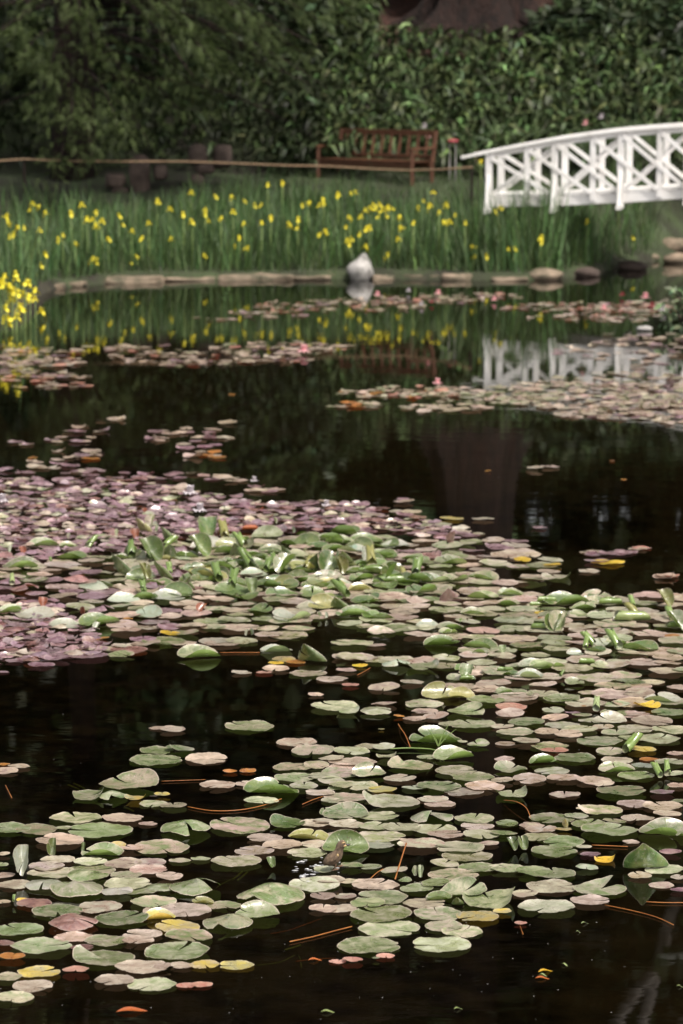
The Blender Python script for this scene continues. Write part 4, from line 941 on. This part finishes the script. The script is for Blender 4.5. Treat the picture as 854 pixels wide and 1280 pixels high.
# keep the trunk clearing free
TX = PK(598, 40, 47).x; TY = 47.2*KD
keep = ~((np.abs(lx - TX + .1) < 1.9) & (ly > TY - 1.3) & (ly < TY + 2))
keep &= ~((lx < -1.5) & (ly < 42*KD)); keep &= ~((lx < -1.2) & (nr.random(k) < .45))
lx, ly, gz = lx[keep], ly[keep], gz[keep]; k = len(lx)
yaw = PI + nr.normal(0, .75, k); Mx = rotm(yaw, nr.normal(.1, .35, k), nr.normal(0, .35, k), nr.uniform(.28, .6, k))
V, Fq, C = inst(LPn, LFn, Mx, np.stack([lx, ly, gz], -1), cols((.052, .074, .029), k, .55, .1)*np.where(lx < -.3, .45, 1.0)[:, None])  # left part tinted darker: the conifer's shade painted into the leaves
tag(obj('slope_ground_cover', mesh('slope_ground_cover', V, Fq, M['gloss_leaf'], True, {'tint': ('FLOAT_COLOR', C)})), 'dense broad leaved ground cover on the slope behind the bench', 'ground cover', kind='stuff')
# spiky tufts on the slope
def tuft(px, py, Y, n, h_, w, col, label, name='spiky_plant', lean=.8):
    p = PK(px, py, Y); k = n; V, Fq, C = blades(np.zeros((k, 3)) + nr.normal(0, .05, (k, 3))*np.array([1, 1, 0]), nr.uniform(.6, 1, k)*h_, w*np.ones(k), cols(col, k, .2), lean)
    o = obj(name, mesh(name, V, Fq, M['leaf'], True, {'tint': ('FLOAT_COLOR', C)}), loc=(p.x, p.y, p.z)); tag(o, label, 'plant', 'spiky plants on the slope')
tuft(672, 172, 42.3, 34, .62, .03, (.1, .15, .06), 'light green spiky plant directly above the bridge rail')
tuft(625, 178, 42.0, 34, .6, .03, (.09, .14, .055), 'light green spiky plant left above the bridge end')
tuft(650, 160, 43.0, 30, .5, .028, (.085, .13, .05), 'spiky plant behind the two at the bridge end')
tuft(590, 190, 41.8, 26, .5, .026, (.08, .13, .05), 'spiky plant beside the red topped marker')
p = PK(800, 175, 41.3)
k = 2600; rr3 = nr.random(k)**.5; aa = nr.uniform(0, 6.28, k)
V, Fq, C = blades(np.stack([rr3*1.5*np.cos(aa), rr3*.8*np.sin(aa), .35*(1 - rr3**2) - .3], -1), nr.uniform(.2, .42, k), .008*np.ones(k), cols((.075, .12, .045), k, .2), .3)
tag(obj('grassy_mound', mesh('grassy_mound', V, Fq, M['leaf'], True, {'tint': ('FLOAT_COLOR', C)}), loc=(p.x, p.y, p.z)), 'fine leaved grassy mound behind the top of the bridge', 'plant')
for x, y, m_, lb in [(732, 156, 'pinkpet', 'salmon pink flower above the bridge rail, lower left one'), (752, 148, 'whitepet', 'pale flower above the bridge rail, upper right one'), (536, 172, 'pinkpet', 'pink flowers seen through the bench at right'), (531, 160, 'whitepet', 'cream flowers behind the right end of the bench')]:
    p = PK(x, y, 41.6); o = obj('garden_flower', ME_W[m_], loc=p); o.scale = (1.3,)*3; tag(o, lb, 'flower', 'flowers on the slope')

# ------------------------------------------------------------------ redwood base with roots (reddish trunk)
tz = zg(TX, TY)
tree = empty('red_trunk_tree', (TX, TY, tz), 'huge reddish brown tree trunk with flaring roots at the top of the slope', 'tree')
V = []; Fq = []; nn_ = 40; hs = [-.6, 0, .12, .3, .55, .9, 1.5, 2.5, 5, 9, 14, 20, 26]
for j, h_ in enumerate(hs):
    for i in range(nn_):
        a = 2*PI*i/nn_
        fl = 1.5*math.exp(-max(h_, 0)/.42); lob = .5 + .5*math.cos(a*6 + 1.1 + .5*math.sin(a*2))
        r = (.68 - .02*h_) + fl*(.25 + .75*lob**2)*(.9 + .3*math.sin(a*3.1)) + .05*math.cos(a*14 + h_)
        r = max(r, .1); V.append((r*math.cos(a)*1.12, r*math.sin(a)*.8, h_))
for j in range(len(hs)-1):
    for i in range(nn_): Fq.append((j*nn_ + i, j*nn_ + (i+1) % nn_, (j+1)*nn_ + (i+1) % nn_, (j+1)*nn_ + i))
obj('trunk', mesh('trunk', V, Fq, M['bark'], True), tree)
for q, (x0, y0, x1, y1, r_) in enumerate([(.5, -.5, 2.0, -1.5, .2), (-.5, -.5, -1.4, -1.2, .16), (.2, -.7, .9, -1.7, .15), (.8, -.2, 2.3, -.9, .16)]):
    b_ = MB(); n_ = 7
    pts_ = []
    for i in range(n_):
        t = i/(n_-1); x = x0 + (x1 - x0)*t; y = y0 + (y1 - y0)*t; pts_.append((x, y, zg(TX + x, TY + y) - tz + .32*(1-t)**2 + .05*math.sin(i*2.1)))
    b_.tube(pts_, [r_*(1 - .75*i/(n_-1)) for i in range(n_)], 9); b_.build('root', M['bark'], tree, True)
# litter patch around it
V = []; Fq = []; nx_, ny_ = 24, 14
for j in range(ny_ + 1):
    for i in range(nx_ + 1):
        x = TX - 1.9 + 4.3*i/nx_; y = TY - 1.5 + 3.4*j/ny_; V.append((x, y, zg(x, y) + .02 + .12*noise.noise(Vector((x*2, y*2, 0))) + .06))
for j in range(ny_):
    for i in range(nx_): a = j*(nx_+1) + i; Fq.append((a, a+1, a+nx_+2, a+nx_+1))
tag(obj('leaf_litter', mesh('leaf_litter', V, Fq, M['litter'])), kind='structure')

# ------------------------------------------------------------------ crowns
def spray_proto():
    V = []; Fq = []; n = 11
    for i in range(n):
        t = i/(n-1); z = -.35*t*t; L = .30*math.sin(PI*min(1, .18 + .82*t))**.7*(1 - .55*t)
        for sg in (-1, 1):
            a = (0, t, z); b = (sg*L, t + L*.55, z - .10*L); w_ = .032; o_ = len(V)
            V += [(a[0], a[1]-w_, a[2]), (a[0], a[1]+w_, a[2]), (b[0], b[1]+.012, b[2]-.03), (b[0], b[1]-.012, b[2]-.03)]; Fq.append((o_, o_+1, o_+2, o_+3))
    return np.array(V), np.array(Fq)
SV, SF = spray_proto()
def conifer_crown(parent, boughs, nper, size, col, spread=.55, m='needle', seed=1):
    """boughs: list of (start, end) in parent space; sprays hang along each"""
    locs_, yaws, pits, tn = [], [], [], []
    st = MB(); rg = random.Random(seed)
    for bg_ in boughs:
        a, b, n_ = bg_[:3]; cl = bg_[3] if len(bg_) > 3 else col
        a, b = Vector(a), Vector(b); d = b - a; mid = a + d*.5 + Vector((0, 0, .18*d.length))
        pts_ = [a*(1-t)**2 + mid*2*t*(1-t) + b*t*t for t in np.linspace(0, 1, 7)]
        st.tube(pts_, [.05*(1 - .85*i/6)*max(.5, d.length/4) for i in range(7)], 6)
        yw = math.atan2(-d.x, d.y)
        for _ in range(int(n_)):
            t = .25 + .75*rg.random()**(.28 if len(bg_) > 3 else .5); p = a*(1-t)**2 + mid*2*t*(1-t) + b*t*t
            lat = rg.gauss(0, spread*.6); locs_.append((p.x + lat*math.cos(yw) + rg.gauss(0, .08), p.y + lat*math.sin(yw) + rg.gauss(0, .08), p.z - abs(rg.gauss(0, spread*.8)) + .1))
            tn.append(cl); yaws.append(yw - lat*1.6 + rg.gauss(0, .45)); pits.append(-.2 + rg.gauss(0, .4))
    k = len(locs_); Mx = rotm(np.array(yaws), np.array(pits), nr.normal(0, .35, k), size*nr.uniform(.6, 1.25, k))
    V, Fq, C = inst(SV, SF, Mx, np.array(locs_), np.clip(np.array(tn)*cols((1, 1, 1), k, .28, .08).clip(0, 9)*1.0, 0, 1) if 0 else np.clip(np.array(tn)*np.exp(nr.normal(0, .28, (k, 1))), 0, 1))
    obj('crown', mesh('crown', V, Fq, M[m], False, {'tint': ('FLOAT_COLOR', C)}), parent)
    st.build('branches', M['bark'], parent, True)
# drooping conifer on the left
cx, cy = -4.6, 41.6*KD; cz = zg(cx, cy)
con = empty('drooping_conifer', (cx, cy, cz), 'dark drooping conifer overhanging the left bank above the irises', 'tree')
b_ = MB(); b_.tube([(0, 0, -.3), (.05, 0, 2), (0, .1, 5), (.1, 0, 9), (0, 0, 13)], [.42, .34, .27, .17, .05], 14); b_.build('trunk', M['bark'], con, True)
bs = []
def tow(px, py, Y): p = PK(px, py, Y); return (p.x - cx, p.y - cy, p.z - cz)
hand = [(90, 165, 38.6, 60), (60, 110, 38.9, 60), (150, 175, 38.5, 60), (75, 225, 38.7, 34), (115, 205, 38.6, 46), (15, 60, 38.6, 60), (20, 95, 39.2, 40), (120, 75, 39, 50), (45, 150, 38.9, 40), (160, 120, 39.2, 40),
        (245, 120, 38.9, 60), (265, 85, 38.8, 60), (300, 110, 39, 50), (250, 60, 39.1, 50), (330, 45, 38.8, 60), (345, 70, 39.0, 40), (200, 30, 39.3, 50), (290, 30, 39.2, 50), (385, 80, 39.6, 40), (400, 35, 39.4, 40), (225, 150, 39.2, 30), (330, 90, 39.4, 40), (440, 20, 39.7, 36), (100, 30, 39, 50), (280, 150, 39.3, 24), (190, 195, 39.2, 10)]
for (px, py, Y, n_) in hand:
    e = tow(px, py - 10, Y); a = (e[0]*.12, .1, e[2] + .5 + rng.random()*.6); bs.append((a, e, n_*3.2, (.060, .083, .027)))  # front clumps painted lighter to read as lit against dark gaps
for i in range(60):                                   # upper and outer boughs, out of frame and behind
    a_ = rng.uniform(0, 2*PI); h_ = rng.uniform(2.6, 12.5); L = (13.5 - h_)*.36 + .6
    bs.append(((0, 0, h_), (math.cos(a_)*L, math.sin(a_)*L, h_ - L*.35), 34))
for i in range(22):                                   # inner boughs behind, shade painted in by their dark tint
    px = rng.uniform(-60, 420); e = tow(px, rng.uniform(10, 190), 40.6); bs.append(((0, .3, e[2] + .6), e, 16))
for i in range(40):  # more unseen boughs, added to shade the higher slope
    bs.append(((0, 0, 12), (rng.uniform(3, 9.5), rng.uniform(-4, 2), rng.uniform(9, 12)), 60))
for i in range(90):                                   # unseen long boughs high above the frame, added to shade bank and slope
    ex = rng.uniform(-4.5, 7.5); ey = rng.uniform(-7.2, -1.5); ez = rng.uniform(6.6, 11.5)
    bs.append(((0, 0, ez + .8), (ex, ey, ez - .4), 46))
conifer_crown(con, bs, 0, .20, (.014, .020, .009), .24, seed=4)  # near-black default tint paints shade into the remaining boughs
# forest behind: separate trees whose crowns darken the water's reflection
def leaf_tree(x, y, hgt, rad_, label, col, low=.18, n=420, per=24, leaf=.6, name='forest_tree', trunk='bark', tr=.3):
    y = y*KD; z0 = zg(x, y); o = empty(name, (x, y, z0), label, 'tree', 'tall trees on the slope behind the pond')
    b_ = MB(); b_.tube([(0, 0, -.5), (.1, 0, hgt*.3), (-.1, .1, hgt*.6), (0, 0, hgt*.95)], [tr, tr*.8, tr*.5, .05], 12)
    for q in range(9):
        h_ = hgt*rng.uniform(max(.25, low), .85); a = rng.uniform(0, 6.28); L = rad_*.8; b_.tube([(0, 0, h_), (math.cos(a)*L*.5, math.sin(a)*L*.5, h_ + L*.2), (math.cos(a)*L, math.sin(a)*L, h_ + L*.3)], [tr*.35, tr*.2, .03], 6)
    b_.build('trunk', M[trunk], o, True)
    # clumps
    t = nr.random(n); a = nr.uniform(0, 2*PI, n); hh = hgt*(low + (1.0 - low)*t); rr_ = rad_*np.sqrt(np.clip(1 - ((t - .35)/.68)**2, .03, 1))*nr.uniform(.25, 1, n)**.5
    cen = np.stack([rr_*np.cos(a), rr_*np.sin(a), hh], -1); k = n*per
    cc_ = np.repeat(cols(col, n, .35, .1), per, axis=0)*np.exp(nr.normal(0, .15, (k, 1)))
    lo = np.repeat(cen, per, axis=0) + nr.normal(0, .5, (k, 3))*np.array([1.15, 1.15, .7])
    LP = np.array([(0, -.5, 0), (-.32, 0, .05), (0, .5, -.1), (.32, 0, .05)]); LF = np.array([(0, 3, 2, 1)])
    V, Fq, C = inst(LP, LF, rotm(nr.uniform(0, 6.28, k), nr.normal(0, .8, k), nr.normal(0, .8, k), leaf*nr.uniform(.6, 1.4, k)), lo, np.clip(cc_, 0, 1))
    obj('crown', mesh('crown', V, Fq, M['leaf'], False, {'tint': ('FLOAT_COLOR', C)}), o)
rows = [(-12.5, 46, 19, 4.2, .06), (-8.0, 49, 24, 4.6, .06), (-3.6, 51, 26, 4.6, .06), (.3, 50, 25, 4.2, .06), (8.2, 50.5, 25, 4.6, .06), (12.4, 47, 22, 4.6, .06), (5.2, 54, 28, 4.8, .06), (-1.0, 58, 29, 5, .06), (-7, 57, 29, 5, .06), (3.0, 60, 30, 5, .06), (10.5, 57, 29, 5.2, .06), (-13, 55, 27, 5, .06), (17, 52, 25, 5.2, .06), (-18, 50, 24, 5.2, .06), (-5.5, 63, 32, 5.5, .06), (.5, 66, 34, 5.5, .06), (6.5, 64, 33, 5.5, .06), (14, 63, 32, 5.5, .06), (-11, 64, 31, 5.5, .06), (-17, 60, 30, 5.5, .06), (20, 60, 30, 5.5, .06), (7.2, 57, 27, 5, .04), (3.8, 58, 27, 5, .04), (9.6, 54.5, 26, 5, .04)]
nm = ['far left beyond the conifer', 'left behind the conifer', 'left of the huge trunk', 'just left behind the huge trunk', 'right of the huge trunk', 'right side above the mound', 'behind the huge trunk', 'back row centre', 'back row left', 'back row right of centre', 'back row right', 'back row far left', 'outermost right', 'outermost left', 'third row left', 'third row centre', 'third row right', 'third row far right', 'third row far left', 'third row outermost left', 'third row outermost right', 'between right trees, tall', 'between right trees, middle', 'between right trees, outer']
for (x, y, h_, r_, low), lb in zip(rows, nm):
    leaf_tree(x, y, h_, r_, 'dark tall tree on the slope, ' + lb, (.05, .068, .028), low)
# slender pale-stemmed tree high over the bridge side (its limbs mirror in the near water)
px_, py_ = 8.3, 61.0
pt_ = empty('leaning_pale_tree', (px_, py_, zg(px_, py_)), 'pale stemmed tree leaning over the slope, seen mirrored at lower right', 'tree')
b_ = MB(); b_.tube([(0, 0, -.5), (-.1, 0, 4), (-.5, -1, 8), (-1.2, -2, 12), (-1.8, -2.5, 16)], [.3, .26, .2, .15, .1], 10); b_.build('trunk', M['pale_bark'], pt_, True)
b_ = MB()
b_.tube([(-.3, -.6, 7), (-1.6, -3, 9), (-2.6, -4, 12.5), (-2.9, -4.2, 17)], [.16, .13, .11, .07], 8)
b_.tube([(-.8, -1.5, 9.5), (-2.6, -4.5, 10.4), (-4.4, -6, 13), (-4.6, -6.2, 17.5)], [.15, .12, .1, .07], 8)
b_.tube([(-2.6, -4, 12.5), (-3.5, -4.8, 14.5), (-3.4, -5, 17)], [.08, .07, .05], 7); b_.build('limbs', M['pale_bark'], pt_, True)
LP = np.array([(0, -.5, 0), (-.32, 0, .05), (0, .5, -.1), (.32, 0, .05)]); LF = np.array([(0, 3, 2, 1)]); k = 5000
V, Fq, C = inst(LP, LF, rotm(nr.uniform(0, 6.28, k), nr.normal(0, .8, k), nr.normal(0, .8, k), .4*nr.uniform(.6, 1.4, k)), nr.normal(0, 1, (k, 3))*np.array([2.4, 2.2, 1.6]) + np.array([-2.8, -4, 20]), cols((.05, .07, .03), k))
obj('crown', mesh('crown', V, Fq, M['leaf'], False, {'tint': ('FLOAT_COLOR', C)}), pt_)
# understorey shrubs closing the top of the slope
sh = [(-6.5, 45.5, 2.2, 1.8, 2.2), (-3.2, 45.6, 2.0, 1.5, 2.4), (-.9, 46.6, 1.5, 1.2, 2.0), (4.6, 46.6, 1.3, 1.2, 1.3), (6.6, 46.0, 1.8, 1.5, 1.7), (-9.5, 44, 2.6, 2, 3), (9.5, 45, 2.4, 2, 2.4), (2.2, 50.4, 3.6, 1.5, 2.6), (-3, 50, 3.5, 1.5, 3), (7, 50, 3.5, 1.5, 3)]
sn_ = ['behind the conifer at left', 'behind the conifer crown centre', 'left of the huge trunk', 'right of the huge trunk roots', 'at the upper right of the slope', 'far left in shade', 'beyond the right edge of the slope', 'behind the huge trunk', 'behind the left shrubs', 'behind the right shrubs']
for (x, y, a, b2, c_), lb in zip(sh, sn_):
    shrub('evergreen_shrub', (x, y*KD, zg(x, y*KD) - .3), a, b2, c_, 2600, .3, (.04, .06, .027), 'dark evergreen shrub ' + lb, 'shrub', 'gloss_leaf', var=.35, grp='evergreen shrubs on the slope', aspect=.4)

# ------------------------------------------------------------------ light
SUN_EL, SUN_AZ = 62, 140        # azimuth clockwise from +Y: behind-right of the camera
w = bpy.data.worlds.new('World'); S.world = w; w.use_nodes = True; nt = w.node_tree
sky = N(nt, 'ShaderNodeTexSky'); sky.sky_type = 'NISHITA'; sky.sun_disc = False
sky.sun_elevation = rad(SUN_EL); sky.sun_rotation = rad(SUN_AZ); sky.dust_density = 3.5; sky.air_density = 1.0; sky.ozone_density = .6
hs = N(nt, 'ShaderNodeHueSaturation'); hs.inputs['Saturation'].default_value = .35
wm_ = N(nt, 'ShaderNodeMix', data_type='RGBA', blend_type='MULTIPLY'); wm_.inputs[0].default_value = 1; wm_.inputs[7].default_value = (1.05, 1.0, .94, 1)
bg = nt.nodes['Background']; nt.links.new(sky.outputs[0], hs.inputs['Color']); nt.links.new(hs.outputs[0], wm_.inputs[6]); nt.links.new(wm_.outputs[2], bg.inputs[0]); bg.inputs[1].default_value = .15
ld = bpy.data.lights.new('sun', 'SUN'); ld.energy = 2.6; ld.angle = rad(4); ld.color = (1, .95, .88)
so = bpy.data.objects.new('sun', ld); COL.objects.link(so)
az, el = rad(SUN_AZ), rad(SUN_EL); d = Vector((math.sin(az)*math.cos(el), math.cos(az)*math.cos(el), math.sin(el)))
so.rotation_euler = (-d).to_track_quat('-Z', 'Y').to_euler(); so.location = (0, 0, 30)
S.view_settings.view_transform = 'Standard'; S.view_settings.look = 'None'; S.view_settings.gamma = 1; S.view_settings.exposure = .68
S.cycles.max_bounces = 6; S.cycles.transparent_max_bounces = 8
print('recs', len(recs), 'single', len(single), 'curled', len(curled), 'rest', len(rest), 'irises', len(iri))
